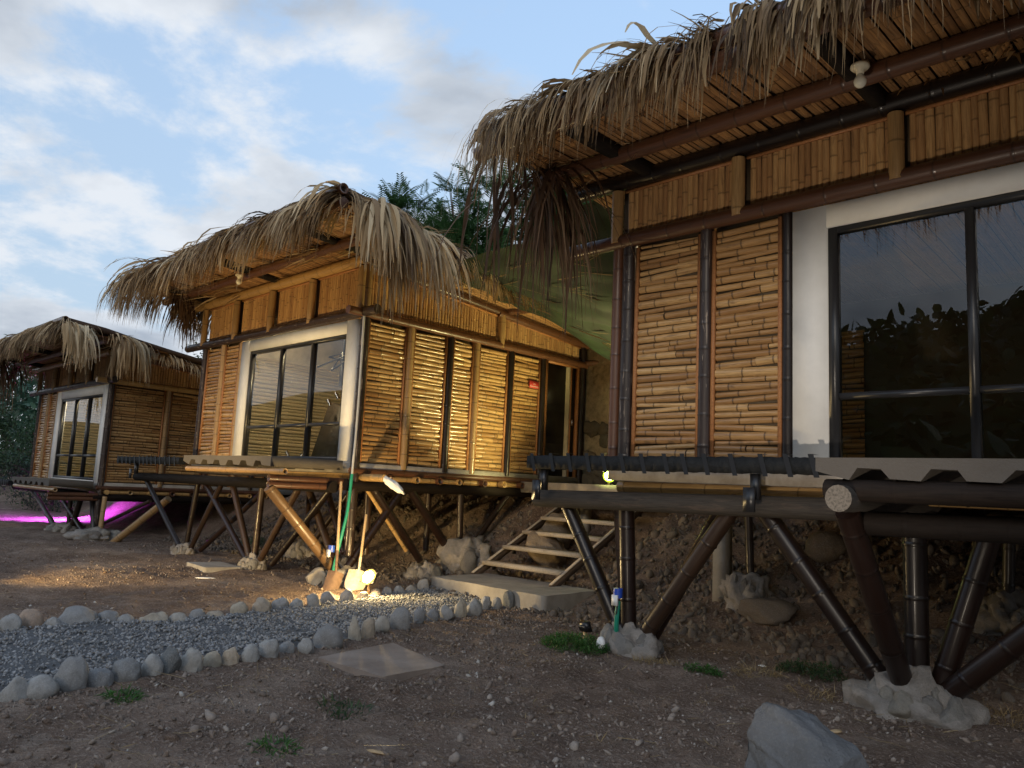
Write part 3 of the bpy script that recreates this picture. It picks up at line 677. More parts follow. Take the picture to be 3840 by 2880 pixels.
    def deck(mb):
        xs = np.linspace(xl, xr, 14); ys = np.r_[yf - .04, -.7, 0, np.linspace(.6, yb, 8)]
        lo_ = np.array([[(x, y, zs(y) + .03 - droop(x, y)) for y in ys] for x in xs]); th_ = np.array([[.11 if y < -.1 else .09 for y in ys] for x in xs])
        hi_ = lo_ + np.stack([0 * th_, 0 * th_, th_], -1); nx, ny = len(xs), len(ys); I = np.arange(nx * ny).reshape(nx, ny); J = I + nx * ny
        F = [np.stack([J[:-1, :-1], J[1:, :-1], J[1:, 1:], J[:-1, 1:]], -1).reshape(-1, 4), np.stack([I[:-1, :-1], I[:-1, 1:], I[1:, 1:], I[1:, :-1]], -1).reshape(-1, 4)]
        for a_ in (I[:, 0], I[:, -1], I[0], I[-1]): F.append(np.stack([a_[:-1], a_[1:], a_[1:] + nx * ny, a_[:-1] + nx * ny], -1))
        mb.add(np.concatenate([lo_.reshape(-1, 3), hi_.reshape(-1, 3)]), np.concatenate(F), tint=.05)
    one('thatch_base', 'frond', deck, roof, False)
    cane('fascia', 'red', (xl - .02, yf + .05, zs(yf) - .08), (xr, yf + .05, zs(yf) - .08), .075, node=.42)
    cane('fascia', 'red', (xl + .05, yf + .02, zs(yf) + .07), (xr + .06, yf + .0, zs(yf) + .08), .07, node=.42, hollow=True)
    cane('purlin', 'red', (xl, yf * .42, zs(yf * .42) - .10), (xr - .1, yf * .42, zs(yf * .42) - .10), .075, node=.4)
    for x in det['rafters']: one('rafter', 'log', lambda mb: mb.bar((x, yf * .95, zs(yf) - .07), (x, .6, zs(0) - .07), .10, .13), smooth=False)
    # thatch leaves
    tb = MB(); ths = det['thatch']
    def ztop(x, y): return zs(y) + ths.get('up', .05) - .10 * sstep(yf + 1., yf + 3.2, y) * sstep(W - .6, W + .9, x) - droop(x, y)
    def lay(n, xr_, yr_, dirfun, ln, wd, dr, tn, zoff=(0, .1), nseg=6, jit=.07, clump=.16):
        area = max(abs(xr_[1] - xr_[0]), abs(yr_[1] - yr_[0])); nc = max(3, int(area / clump)); k = rng.integers(nc, size=n)
        x = rng.uniform(*xr_, nc)[k] + rng.normal(0, .05, n); y = rng.uniform(*yr_, nc)[k] + rng.normal(0, .05, n)
        x = np.clip(x, *xr_); y = np.clip(y, *yr_)
        z = np.array([ztop(a_, b_) for a_, b_ in zip(x, y)]) + rng.uniform(*zoff, nc)[k] * .7 + rng.uniform(*zoff, n) * .3
        d = dirfun(n, x, y); cd_ = dirfun(nc, x[:1], y[:1])[k]; d = d * .55 + cd_ * .75
        fl = np.stack([np.clip((x - rng.uniform(*xr_, nc)[k]) * 0, -1, 1), x * 0, x * 0], -1)
        L_ = ths.get('len', 1) * (rng.uniform(*ln, nc)[k] * .6 + rng.uniform(*ln, n) * .4)
        strips(tb, np.stack([x, y, z], -1), d + fl, L_, rng.uniform(*wd, n), rng.uniform(*dr, nc)[k] * .6 + rng.uniform(*dr, n) * .4, np.clip(rng.normal(tn, .2, nc)[k] + rng.normal(0, .17, n), 0, 1), nseg, jitter=jit)
    fwd = lambda n, x, y: np.stack([rng.normal(0, .22, n), np.full(n, -1.), rng.normal(-.06, .16, n)], -1)
    x0t = xl + ths['bare']
    dn = ths.get('dens', .8)
    lay(int(150 * dn * (xr - x0t)), (x0t, xr), (yf - .02, yf + .35), fwd, (.5, 1.05), (.012, .05), (.3, .8), .38, (-.03, .07), 6, .11)
    lay(int(190 * dn * (xr - x0t)), (x0t, xr), (yf - .06, yf + .2), fwd, (.45, 1.15), (.005, .016), (.45, .9), .34, (-.05, .06), 7, .13)
    lay(int(46 * dn * (xr - x0t)), (x0t, xr), (yf - .02, yf + .5), fwd, (.5, 1.1), (.04, .095), (.25, .6), .64, (.02, .1), 6, .12)
    lay(int(80 * (xr - x0t)), (x0t, xr), (yf + .3, yf + 2.2), fwd, (.6, 1.0), (.02, .06), (.02, .12), .55, (-.02, .06))
    # loose loops that break the skyline
    lay(int(11 * (xr - x0t)), (x0t, xr), (yf + .02, yf + .4), lambda n, x, y: np.stack([rng.normal(0, .3, n), np.full(n, -.8), rng.uniform(.3, .9, n)], -1), (.35, .9), (.012, .06), (.6, 1.2), .5, (.0, .08), 7, .14)
    # gable ends
    rt = lambda n, x, y: np.stack([np.full(n, 1.), rng.normal(.12, .35, n), rng.normal(.08, .12, n)], -1)
    ye = ths['right_to']
    lay(ths['nr'], (xr - .45, xr - .02), (yf + .02, yf + 1.5), rt, (1.1, 1.95), (.022, .085), (.34, .66), .78, (-.02, .07), 8, .08)
    lay(int(ths['nr'] * 1.2), (xr - .45, xr + .0), (yf + .8, ye), rt, (.4, .8), (.015, .055), (.22, .6), .6, (-.03, .06), 6, .12)
    lay(int(ths['nr'] * .5), (xr - .3, xr + .0), (yf, ye), rt, (.7, 1.3), (.006, .014), (.35, .6), .5)
    rr_ = lambda n, x, y: np.stack([np.full(n, 1.), np.abs(rng.normal(.5, .3, n)), rng.normal(.1, .1, n)], -1)
    lay(int(ths['nr'] * 1.2), (xr - 1.9, xr - .5), (yf + .2, ye), rr_, (.5, .95), (.02, .055), (.02, .1), .6, (-.03, .05))
    lf = lambda n, x, y: np.stack([np.full(n, -1.), rng.normal(-.3, .4, n), rng.normal(.05, .14, n)], -1)
    lay(ths['nl'], (xl - .02, xl + .4), (yf, yb), lf, (.6, 1.15), (.012, .045), (.35, .7), .38)
    lay(ths['nl'], (xl - .02, xl + .4), (yf, yf + 2), lf, (.7, 1.3), (.006, .016), (.4, .7), .35)
    tb.build('thatch', M['thatch'], roof)
    fb = MB()
    for (fx, fy, nn, l0, l1, sp_) in ths['fronds']:
        root = np.array([fx, fy, zs(fy) + .02]) + rng.normal(size=(nn, 3)) * (.05 + sp_ * .1, .06, .02)
        d = np.stack([rng.normal(sp_, .45, nn), rng.normal(0, .3, nn), rng.uniform(-.9, -.1, nn)], -1)
        strips(fb, root, d, rng.uniform(l0, l1, nn), rng.uniform(.012, .05, nn), rng.uniform(.3, .6, nn), np.clip(rng.normal(.42, .25, nn), 0, 1), 7, jitter=.08)
    if ths['fronds']: fb.build('hanging_frond', M['frond'], roof)
    # ---- stilts (world coordinates in, local out)
    for (p0, p1, r_, mk) in det['stilts']:
        cane('stilt', mk, lo(p0), lo(p1), r_, node=.34, bulge=.09, sides=14)
    for (cx_, cy_, sx, sz, sd_) in det['footings']:
        zc = g1(cx_, cy_)
        def ft(mb):
            lump(mb, lo((cx_, cy_, zc - .02)), (sx * .9, sx * .78, sz * .95), 4, 1.0, 3.4, sd_, tint=.1)
            for k in range(15):
                an = k * 2.4 + rnd.uniform(-.3, .3); q_ = rnd.uniform(.55, 1.35); rd = rnd.uniform(.5, .98)
                lump(mb, lo((cx_ + math.cos(an) * sx * .86 * rd, cy_ + math.sin(an) * sx * .74 * rd, zc + sz * .75 * (1 - rd) + .015)), (sx * .27 * q_, sx * .21 * q_, sz * .42 * q_), 3, .7, 1.7, sd_ + k, an + 1.57, rnd.uniform(.5, 1), facet=5)
        one('footing', 'footing', ft)
    for (p0, p1, r_, mk) in det['logs']: one('outrigger_log', mk, lambda mb: mb.tube(lo(p0), lo(p1), r_, 16, 0, .1, bulge=0))
    return h

B = 6.5
hut2 = hut(1, 'middle bamboo hut, side wall lit golden, with open door and window showing a sofa', (-15.4, 6.74, 1.77), 5.47, 5.2, 2.26, 3.10, dict(
    balc=(2.54, 5.4, -1.32), win=(1.62, 5.36), front_posts=.87, upper_posts=[.03, 1.38, 2.72, 4.05, 5.47], side_posts=[0, .88, 1.72, 2.32, 3.17, 4.03], side_mats=['post', 'dark', 'post', 'dark', 'dark'],
    fr=.1, roof=(-.75, 6.95, -1.5, 5.7), rafters=[.2, 2.9, 5.6],
    thatch=dict(bare=0, nr=420, nl=420, right_to=2.0, fronds=[(.15, -.7, 45, .5, 1.1, .3), (-.5, -.3, 40, .6, 1.2, .1)]),
    stilts=[((-17.1, 6.45, 1.36), (-15.19, B, .1), .05, 'stilt'), ((-14.65, B, 1.38), (-14.92, B, .1), .05, 'stilt'), ((-13.65, B, 1.38), (-14.72, B, .1), .05, 'stilt'), ((-12.6, 6.9, 1.4), (-14.5, 6.6, .1), .05, 'dark'),
            ((-14.42, B, 1.39), (-12.49, B, .1), .055, 'dark'), ((-13.29, B, 1.39), (-12.38, B, .1), .055, 'stilt'), ((-12.19, B, 1.4), (-12.25, B, .1), .055, 'stilt'), ((-11.0, 6.5, 1.4), (-12.1, B, .1), .055, 'stilt'), ((-10.7, 6.9, 1.4), (-11.85, 6.6, .1), .055, 'dark'),
            ((-10.03, 5.44, 1.36), (-9.95, 6.6, .15), .078, 'brace'),
            ((-11.46, 6.9, 1.4), (-10.55, 6.9, .3), .06, 'stilt'), ((-11.22, 7.1, 1.4), (-10.4, 7.0, .4), .05, 'dark'), ((-11.73, 7.9, 1.4), (-11.73, 7.9, .3), .05, 'stilt'),
            ((-9.92, 6.75, .25), (-9.92, 7.68, 1.42), .06, 'dark'), ((-9.92, 7.1, 1.42), (-9.92, 8.1, .3), .06, 'dark'), ((-9.98, 7.0, 1.42), (-9.98, 7.86, .45), .03, 'gold'), ((-9.92, 7.8, 1.42), (-9.92, 8.9, .22), .068, 'dark'), ((-9.92, 8.89, 1.42), (-9.92, 8.93, .22), .055, 'stilt'), ((-9.92, 10.05, 1.42), (-9.92, 8.98, .25), .05, 'dark'),
            ((-10.1, 7.15, 1.42), (-10.1, 7.17, .4), .05, 'stilt'), ((-10.4, 8.6, 1.42), (-10.4, 8.6, .4), .05, 'stilt'), ((-12.6, 8.6, 1.42), (-13.4, 8.2, .2), .05, 'stilt'), ((-14.2, 8.6, 1.42), (-13.5, 8.2, .2), .05, 'stilt')],
    footings=[(-14.85, 6.42, .26, .2, 3), (-12.2, 6.45, .28, .24, 5), (-9.85, 6.62, .34, .26, 8), (-9.85, 8.15, .34, .3, 12), (-9.75, 8.95, .5, .42, 15), (-13.5, 8.2, .4, .3, 19), (-11.7, 7.9, .3, .2, 23)],
    logs=[((-17.45, 6.4, 1.38), (-9.9, 6.4, 1.40), .085, 'log')]))
hut1 = hut(0, 'nearest bamboo hut, in shade, whose large window mirrors a dark hill', (-4.82, 6.47, 1.78), 5.5, 5.2, 2.31, 2.97, dict(
    balc=(2.57, 5.45, -1.3), win=(1.83, 5.4), front_posts=.97, upper_posts=[-.06, 1.33, 2.72, 4.1, 5.5], side_posts=[0, .88, 1.72, 2.32, 3.17, 4.03], side_mats=['post', 'dark', 'post', 'dark', 'dark'],
    roof=(-.72, 6.75, -1.55, 5.7), rafters=[.35, 2.62, 5.0],
    thatch=dict(up=.17, dens=.7, bare=.28, nr=300, nl=14, right_to=4, fronds=[(-.56, -.62, 105, 1.2, 1.95, .2), (-.7, -1.3, 12, .9, 1.7, .02), (-.66, -.95, 16, 1.0, 1.8, .05)]),
    stilts=[((-5.52, 6.45, 1.40), (-4.73, B, .05), .075, 'dark'), ((-4.9, 6.55, 1.42), (-4.79, 6.6, .1), .055, 'stilt'), ((-4.74, 6.47, 1.45), (-4.69, 6.5, .1), .078, 'dark'), ((-3.9, 6.9, 1.42), (-4.52, 6.6, .1), .075, 'dark'), ((-3.5, 6.45, 1.50), (-4.55, B, .1), .078, 'stilt'),
            ((-3.33, 6.45, 1.50), (-2.26, B, .1), .08, 'dark'), ((-2.1, 5.32, 1.45), (-2.12, 6.45, .1), .08, 'dark'), ((-2.06, 6.5, 1.43), (-2.07, 6.52, .1), .085, 'dark'), ((-1.55, 6.6, 1.43), (-1.95, 6.55, .1), .08, 'dark'), ((-.7, 6.4, 1.3), (-1.93, B, .1), .08, 'dark'),
            ((-4.76, 9., 1.43), (-4.72, 9., .5), .05, 'stilt'), ((-1.98, 9., 1.43), (-2.02, 9., .6), .055, 'stilt'), ((.4, 6.5, 1.4), (.4, 6.5, 0), .08, 'dark')],
    footings=[(-4.65, 6.45, .36, .26, 31), (-2.1, 6.45, .46, .3, 34), (-4.75, 8.95, .3, .3, 37), (-1.95, 9., .42, .3, 39)],
    logs=[((-5.85, 6.36, 1.41), (-2.3, 6.36, 1.46), .092, 'logend')]))
hut3 = hut(2, 'farthest bamboo hut, small in the picture, with purple light beneath its floor', (-24.55, 6.25, 1.2), 5.4, 5.2, 2.3, 2.98, dict(
    balc=(2.46, 5.45, -1.05), win=(1.62, 5.33), front_posts=.87, upper_posts=[.03, 1.38, 2.72, 4.05, 5.4], side_posts=[0, 1.3, 2.35, 3.1, 3.6, 4.03], side_mats=['post', 'red', 'post', 'dark', 'dark'],
    fr=.1, roof=(-.75, 6.8, -1.5, 5.7), rafters=[.2, 2.9, 5.6],
    thatch=dict(len=.74, bare=0, nr=230, nl=300, right_to=3.4, fronds=[(.35, -1.3, 80, 1.0, 1.9, 0.), (-.4, -.6, 30, .8, 1.4, 0)]),
    stilts=[((-24.1, 6.2, .85), (-21.5, 6.2, -.1), .06, 'stilt'), ((-21.84, 6.2, .85), (-19.31, 6.2, -.1), .06, 'dark'), ((-19.43, 6.2, .9), (-18.95, 6.2, -.1), .065, 'stilt'), ((-18.76, 6.25, .9), (-18.69, 6.2, -.1), .05, 'post'), ((-16.9, 6.9, .95), (-18.1, 6.25, -.1), .075, 'post'), ((-20.91, 6.2, .85), (-20.85, 6.2, -.1), .05, 'stilt'), ((-20.15, 6.2, .85), (-20.7, 6.2, -.1), .065, 'stilt'), ((-17.9, 6.9, .85), (-20.5, 6.3, -.1), .04, 'stilt')],
    footings=[(-20.9, 6.15, .5, .22, 51), (-18.6, 6.1, .62, .25, 54)],
    logs=[((-25.1, 6.0, .92), (-19.2, 6.0, .92), .08, 'log')]))

# ------------------------------------------------------------------ wrapped steel beams in front of the huts
def wrapped(label, x0, x1, y, z, posts, zlog):
    t = thing('wrapped_beam', label, 'steel beam', ((x0 + x1) / 2, y, z), 'black wrapped beams on the outrigger logs')
    hx = (x1 - x0) / 2; mb = MB()
    n_ = int(hx * 2 / .035); xs = np.linspace(-hx, hx, n_); prof = [(-.06, -.066), (.06, -.066), (.065, 0), (.06, .066), (-.06, .066), (-.066, 0)]
    V = np.array([[(x, a * (1 + rnd.uniform(-.1, .12)) - .012 * (int(x * 30) % 7 == 0), b * (1 + rnd.uniform(-.08, .1))) for a, b in prof] for x in xs])
    I = np.arange(n_ * 6).reshape(n_, 6)
    mb.add(V.reshape(-1, 3), np.stack([I[:-1], np.roll(I[:-1], -1, 1), np.roll(I[1:], -1, 1), I[1:]], -1).reshape(-1, 4)); mb.poly(V[0][::-1]); mb.poly(V[-1])
    w_ = mb.build('wrapping', M['wrap'], t)
    mb = MB(); x = -hx + .1
    while x < hx - .12:
        e = .012
        for (a0, b0), (a1, b1) in zip([(-.077, -.092), (-.077, .092)], [(-.077, .092), (.07, .092)]):
            mb.add([(x, a0, b0), (x + .045, a0, b0), (x + .045 - .05, a1, b1), (x - .05, a1, b1)] if a0 == a1 else [(x - .05, a0, b0), (x - .005, a0, b0), (x - .02, a1, b1), (x - .065, a1, b1)], [(0, 1, 2, 3)], tint=.9)
        x += rnd.uniform(.19, .28)
    mb.build('strap', M['black'], w_)
    for px in posts:
        mb = MB(); mb.box((px - .035, -.03, zlog - z), (px + .035, .03, -.07)); mb.box((px - .05, -.12, zlog - z - .10), (px + .05, -.10, zlog - z + .1)); mb.build('support_post', M['black'], t)
    return t
wrapped('black wrapped beam on steel posts in front of the nearest hut', -5.72, -2.5, 6.1, 1.785, [-1.42, .95], 1.5)
wrapped('black wrapped beam reaching left from the middle hut towards the farthest hut', -17.95, -14.75, 6.2, 1.72, [-.62], 1.44)
wrapped('short black beam at the left end of the farthest hut', -27.5, -24.3, 5.7, 1.02, [-.2], .9)

# ------------------------------------------------------------------ stairs, pad, landing, masonry
st = thing('stairs', 'open wooden stairs with pale plank treads climbing from the concrete pad', 'stairs', (-8.1, 8.3, .15))
for sx in (-.80, .78):
    mb = MB(); mb.bar((sx, 0, .0), (sx, 2.55, 1.37), .035, .11, .35); mb.build('stringer', M['stringer'], st)
    mb = MB(); mb.bar((sx, 0, .062), (sx, 2.55, 1.432), .05, .016, .6); mb.build('stringer_cap', M['grey_wood'], st)
for k in range(6):
    mb = MB(); y = .33 + .43 * k; z = .235 + .2265 * k
    mb.box((-.775, y - .17, z - .055), (.755, y + .15, z), .7 + .1 * rnd.random()); mb.build('tread', M['grey_wood'], st)
    mb = MB(); mb.box((-.77, y + .05, z - .14), (-.74, y + .11, z - .045)); mb.box((.72, y + .05, z - .14), (.75, y + .11, z - .045)); mb.build('bracket', M['black'], st)
def slab_thing(name, label, cat, pts, z0, z1, m, seed=0):
    c = np.mean(pts, 0); mb = MB(); n_ = 14
    a, b, c2, d = [np.array(p) for p in pts]
    V = []
    for i in range(n_ + 1):
        for j in range(n_ + 1):
            u, v = i / n_, j / n_; p = (a * (1 - u) + b * u) * (1 - v) + (d * (1 - u) + c2 * u) * v
            e = .012 * float(fbm(np.array([p[0] * 4.]), np.array([p[1] * 4.]), 3, seed)[0])
            q_ = p + (p - c) * float(fbm(np.array([p[0] * 6.]), np.array([p[1] * 6.]), 2, seed + 3)[0]) * .04
            V.append((q_[0] - c[0], q_[1] - c[1], z1 - z0 + e))
    I = np.arange((n_ + 1) ** 2).reshape(n_ + 1, n_ + 1)
    mb.add(V, np.stack([I[:-1, :-1], I[1:, :-1], I[1:, 1:], I[:-1, 1:]], -1).reshape(-1, 4))
    rim = np.concatenate([I[:-1, 0], I[-1, :-1], I[:0:-1, -1], I[0, :0:-1]]); Vr = np.array(V)[rim]; Vb = Vr * (1, 1, 0) + (0, 0, -.1)
    k = np.arange(len(rim)); kn = np.roll(k, -1)
    mb.add(np.concatenate([Vr, Vb]), np.stack([k, k + len(rim), kn + len(rim), kn], -1))
    o = mb.build(name, m, None); o.location = (c[0], c[1], z0); return tag(o, label, cat)
slab_thing('concrete_pad', 'raised concrete pad at the foot of the wooden stairs', 'slab', [(-8.9, 7.5), (-6.72, 7.5), (-6.72, 8.62), (-8.9, 8.62)], .0, .19, M['concrete'], 3)
slab_thing('cover_slab', 'dusty square concrete cover set in the dirt before the gravel path', 'slab', [(-5.80, 3.72), (-4.95, 3.75), (-5.0, 4.4), (-5.95, 4.6)], g1(-5.4, 4.1), g1(-5.4, 4.1) + .055, M['dusty'], 5)
slab_thing('cover_slab', 'grey concrete cover lying under the middle hut', 'slab', [(-13.05, 5.72), (-12.2, 5.65), (-12.05, 6.2), (-12.95, 6.25)], g1(-12.5, 6.), g1(-12.5, 6.) + .06, M['concrete'], 7)
mb = MB(); mb.box((-2.35, 0, -.19), (2.4, 1.75, 0)); mb.box((-1.25, .3, -1.6), (-1.08, .47, -.19)); mb.box((2.35, -1.4, -1.6), (2.52, -1.23, -.2))
o = mb.build('landing_slab', M['concrete']); o.location = (-7.5, 10.25, 1.63); tag(o, 'concrete landing slab at the head of the stairs outside the door', 'landing')
wl = thing('masonry_wall', 'yellowish wall of rubble masonry below plaster, right of the open door', 'wall', (-7.4, 12.0, 1.6))
mb = MB(); mb.box((-2.5, .02, -.2), (2.6, .3, 3.2), .1); mb.build('plaster', M['masonry'], wl)
mb = MB()
for i in range(9):
    for j in range(5):
        if rnd.random() < .12: continue
        s_ = rnd.uniform(.13, .22)
        lump(mb, (-2.3 + i * .5 * .62 + (j % 2) * .16 + rnd.uniform(-.05, .05), .0, .12 + j * .25 + rnd.uniform(-.05, .05)), (s_, .05, s_ * .75), 3, .9, 1.6, i * 9 + j, 0, rnd.uniform(.36, 1))
mb.build('stones', M['masonry'], wl, True)
# shade net slung between the two roofs
mb = MB(); n_ = 40; m_ = 30
FL, FR, BL, BR = [np.array(p) for p in ((-8.9, 7.2, 4.78), (-4.92, 6.72, 4.98), (-9.75, 11.9, 4.5), (-4.95, 11.3, 2.55))]
def netp(u, v):
    u = np.asarray(u, float); v = np.asarray(v, float)
    p = (FL * (1 - u[..., None]) + FR * u[..., None]) * (1 - v[..., None]) + (BL * (1 - u[..., None]) + BR * u[..., None]) * v[..., None]
    sag = .30 * np.sin(np.pi * u) * (.55 + .6 * v) + .05 * np.sin(u * 19 + v * 5) * v + .16 * fbm(u * 5., v * 5., 3, 3) + .05 * np.abs(np.sin(u * 9 - v * 14 + 3 * fbm(u * 4, v * 4, 2, 6))) + .03 * fbm(u * 24., v * 18., 2, 9)
    return p - np.stack([0 * sag, 0 * sag, sag], -1)
n_, m_ = 90, 70
UU, VV = np.meshgrid(np.linspace(0, 1, n_ + 1), np.linspace(0, 1, m_ + 1), indexing='ij'); V = netp(UU, VV).reshape(-1, 3)
I = np.arange((n_ + 1) * (m_ + 1)).reshape(n_ + 1, m_ + 1); c = np.array(FL)
mb.add(np.array(V) - c, np.stack([I[:-1, :-1], I[1:, :-1], I[1:, 1:], I[:-1, 1:]], -1).reshape(-1, 4))
o = mb.build('shade_net', M['net'], None, True); o.location = FL; tag(o, 'dark green shade net slung between the nearest and the middle hut', 'netting')
mb = MB(); k = 70
u = rng.uniform(.02, .75, k); v = rng.uniform(.05, .9, k)
pp = netp(u, v) - (0, 0, .025); q2 = netp(np.clip(u + rng.uniform(.06, .2, k), 0, 1), np.clip(v + rng.uniform(-.02, .12, k), 0, 1)) - (0, 0, .025)
strips(mb, pp, q2 - pp, np.linalg.norm(q2 - pp, axis=1), rng.uniform(.012, .035, k), np.full(k, .0), rng.uniform(0, .3, k), 5, jitter=.02)
o = mb.build('palm_litter', M['thatch']); tag(o, 'fallen dry palm strips lying on the dark shade net', 'leaves', kind='stuff')

# ------------------------------------------------------------------ lamps
def flood(label, p, aim, lit=None, energy=0, color=(1, 1, 1), spot=150, blend=.6, omni=False, laim=None, size=1.):
    t = thing('flood_lamp', label, 'lamp', p)
    a = Vector(aim).normalized(); rot = a.to_track_quat('Z', 'Y').to_matrix()
    def X(mb_, pts): return [tuple(rot @ Vector(q) + Vector((0, 0, .13))) for q in pts]
    mb = MB(); hx, hy = .075 * size, .055 * size
    fr = [(-hx, -hy, .02), (hx, -hy, .02), (hx, hy, .02), (-hx, hy, .02)]; bk = [(-hx * .7, -hy * .7, -.035), (hx * .7, -hy * .7, -.035), (hx * .7, hy * .7, -.035), (-hx * .7, hy * .7, -.035)]
    inn = [(-hx * .85, -hy * .82, .012), (hx * .85, -hy * .82, .012), (hx * .85, hy * .82, .012), (-hx * .85, hy * .82, .012)]
    mb.add(X(0, fr + bk + inn), [(4, 7, 6, 5), (0, 4, 5, 1), (1, 5, 6, 2), (2, 6, 7, 3), (3, 7, 4, 0), (0, 1, 9, 8), (1, 2, 10, 9), (2, 3, 11, 10), (3, 0, 8, 11)])
    for kx in (-.5, -.25, 0, .25, .5):
        q = X(0, [(hx * kx * 1.2 - .003, -hy * .6, -.05), (hx * kx * 1.2 + .003, -hy * .6, -.05), (hx * kx * 1.2 + .003, hy * .6, -.05), (hx * kx * 1.2 - .003, hy * .6, -.05), (hx * kx * 1.2 - .003, -hy * .6, -.034), (hx * kx * 1.2 + .003, -hy * .6, -.034), (hx * kx * 1.2 + .003, hy * .6, -.034), (hx * kx * 1.2 - .003, hy * .6, -.034)])
        mb.add(q, [(0, 3, 2, 1), (0, 1, 5, 4), (1, 2, 6, 5), (2, 3, 7, 6), (3, 0, 4, 7)])
    mb.build('housing', M['black'], t)
    if lit is None:
        mb = MB(); mb.add(X(0, [(-hx * .84, -hy * .8, .014), (hx * .84, -hy * .8, .014), (hx * .84, hy * .8, .014), (-hx * .84, hy * .8, .014)]), [(0, 1, 2, 3)])
        mb.build('lens', M['chrome'], t)
    else:
        for nm, rr, zz2, dh, mm_ in (('glare_halo', hx * 1.0, .024, 0., lit[0]), ('lens', hx * .72, .027, .5, lit[1])):  # flat glowing disc behind the lens imitates its glare halo
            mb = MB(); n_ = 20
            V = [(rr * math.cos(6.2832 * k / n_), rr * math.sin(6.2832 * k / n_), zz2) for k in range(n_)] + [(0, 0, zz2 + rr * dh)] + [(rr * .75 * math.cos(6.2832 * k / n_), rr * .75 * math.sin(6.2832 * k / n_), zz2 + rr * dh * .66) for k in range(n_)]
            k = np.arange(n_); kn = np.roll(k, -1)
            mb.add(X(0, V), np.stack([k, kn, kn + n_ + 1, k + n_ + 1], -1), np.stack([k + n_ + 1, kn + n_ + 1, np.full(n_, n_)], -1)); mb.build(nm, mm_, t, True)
    mb = MB(); mb.bar((0, 0, -.08), (0, 0, .1), .035, .018, .5, (0, 1, 0)); mb.build('stake', M['handle'], t)
    mb = MB(); mb.tube(X(0, [(-hx - .012, 0, 0)])[0], X(0, [(hx + .012, 0, 0)])[0], .008, 6, 0); mb.build('bracket', M['black'], t)
    if energy:
        l = bpy.data.lights.new('flood_light', 'POINT' if omni else 'SPOT'); l.energy = energy; l.color = color; l.shadow_soft_size = .05
        if not omni: l.spot_size = R(spot); l.spot_blend = blend
        o = bpy.data.objects.new('flood_light', l); COL.objects.link(o); o.parent = t; o.location = Vector((0, 0, .13)) + a * (.2 if omni else .07); o.rotation_euler = (Vector(laim).normalized() if laim else a).to_track_quat('-Z', 'Y').to_euler()
    return t
WARM = (1, .70, .30)
YEL = (emit('warm_glare_halo', (1, .62, .13), 1.3), emit('lit_warm_lens', (1, .85, .55), 60))  # in each pair: glow colour of the imitated halo, then the lit lens
GRN = (emit('yellow_green_glare_halo', (.62, .95, .05), 1.0), emit('lit_yellow_green_lens', (.9, 1, .3), 40))
PUR = (emit('purple_glare_halo', (.5, .08, 1), 2), emit('lit_purple_lens', (.6, .12, 1), 12))
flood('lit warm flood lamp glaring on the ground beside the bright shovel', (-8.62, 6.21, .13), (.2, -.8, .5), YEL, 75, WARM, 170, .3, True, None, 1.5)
flood('small unlit black flood lamp on a wooden stake by the nearest pier', (-5.22, 6.48, g1(-5.22, 6.48)), (.2, .8, .35), None, 0)
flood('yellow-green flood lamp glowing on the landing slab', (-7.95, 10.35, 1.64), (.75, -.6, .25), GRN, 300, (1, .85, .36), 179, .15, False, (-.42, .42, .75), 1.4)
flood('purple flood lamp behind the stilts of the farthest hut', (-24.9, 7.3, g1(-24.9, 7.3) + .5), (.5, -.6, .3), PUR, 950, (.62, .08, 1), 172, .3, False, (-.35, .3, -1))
flood('assumed warm flood lamp standing unseen in the yard, aimed at the middle hut', (-11.6, 2.0, g1(-11.6, 2.0) + .22), (-.15, .9, .34), YEL, 400, WARM, 100, .9)  # lamp out of view, assumed from light rising over the balcony edge
flood('assumed warm flood lamp, unseen near the photographer, aimed at the nearest hut', (-1.6, 1.2, g1(-1.6, 1.2)), (-1.7, 5.2, 2.9), YEL, 190, (1, .86, .70), 62, 1.)  # unseen lamp assumed alike, to warm the front of the nearest hut
def bulb(label, p):
    t = thing('ceiling_lamp', label, 'lamp', p, 'bulb lamps under the eaves')
    mb = MB()
    prof = [(.0, .0), (.065, 0), (.068, -.02), (.055, -.035), (.03, -.045), (.026, -.075), (.0, -.075)]
    def lathe(prof, n=16):
        V = []; 
        for r_, z in prof: V += [(r_ * math.cos(2 * math.pi * k / n), r_ * math.sin(2 * math.pi * k / n), z) for k in range(n)]
        I = np.arange(len(V)).reshape(-1, n); mb.add(V, np.stack([I[:-1], np.roll(I[:-1], -1, 1), np.roll(I[1:], -1, 1), I[1:]], -1).reshape(-1, 4)[:, ::-1])
    lathe(prof); mb.build('socket', M['lampbase'], t, True)
    mb = MB(); lathe([(.0, -.07), (.022, -.072), (.026, -.085), (.042, -.11), (.046, -.13), (.04, -.155), (.022, -.172), (0, -.176)]); mb.build('bulb', M['bulbglass'], t, True)
def assumed_room_lamp(label, p, e):  # assumed lamp, out of view, added to brighten the room behind the glass
    t = thing('ceiling_lamp', label, 'lamp', p)  # an assumed lamp here, unlike the bulbs under the eaves
    mb = MB(); mb.tube((0, 0, .0), (0, 0, .5), .008, 6, 0); mb.build('cable', M['black'], t)
    mb = MB(); lump(mb, (0, 0, -.04), (.04, .04, .055), 2, 0, 1, 1); mb.build('bulb', emit('assumed_room_bulb', (1, .85, .55), 12), t, True)
    l = bpy.data.lights.new('assumed_room_light', 'POINT'); l.energy = e; l.color = (1, .80, .46); l.shadow_soft_size = .06
    o = bpy.data.objects.new('assumed_room_light', l); COL.objects.link(o); o.parent = t; o.location = (0, 0, -.12)
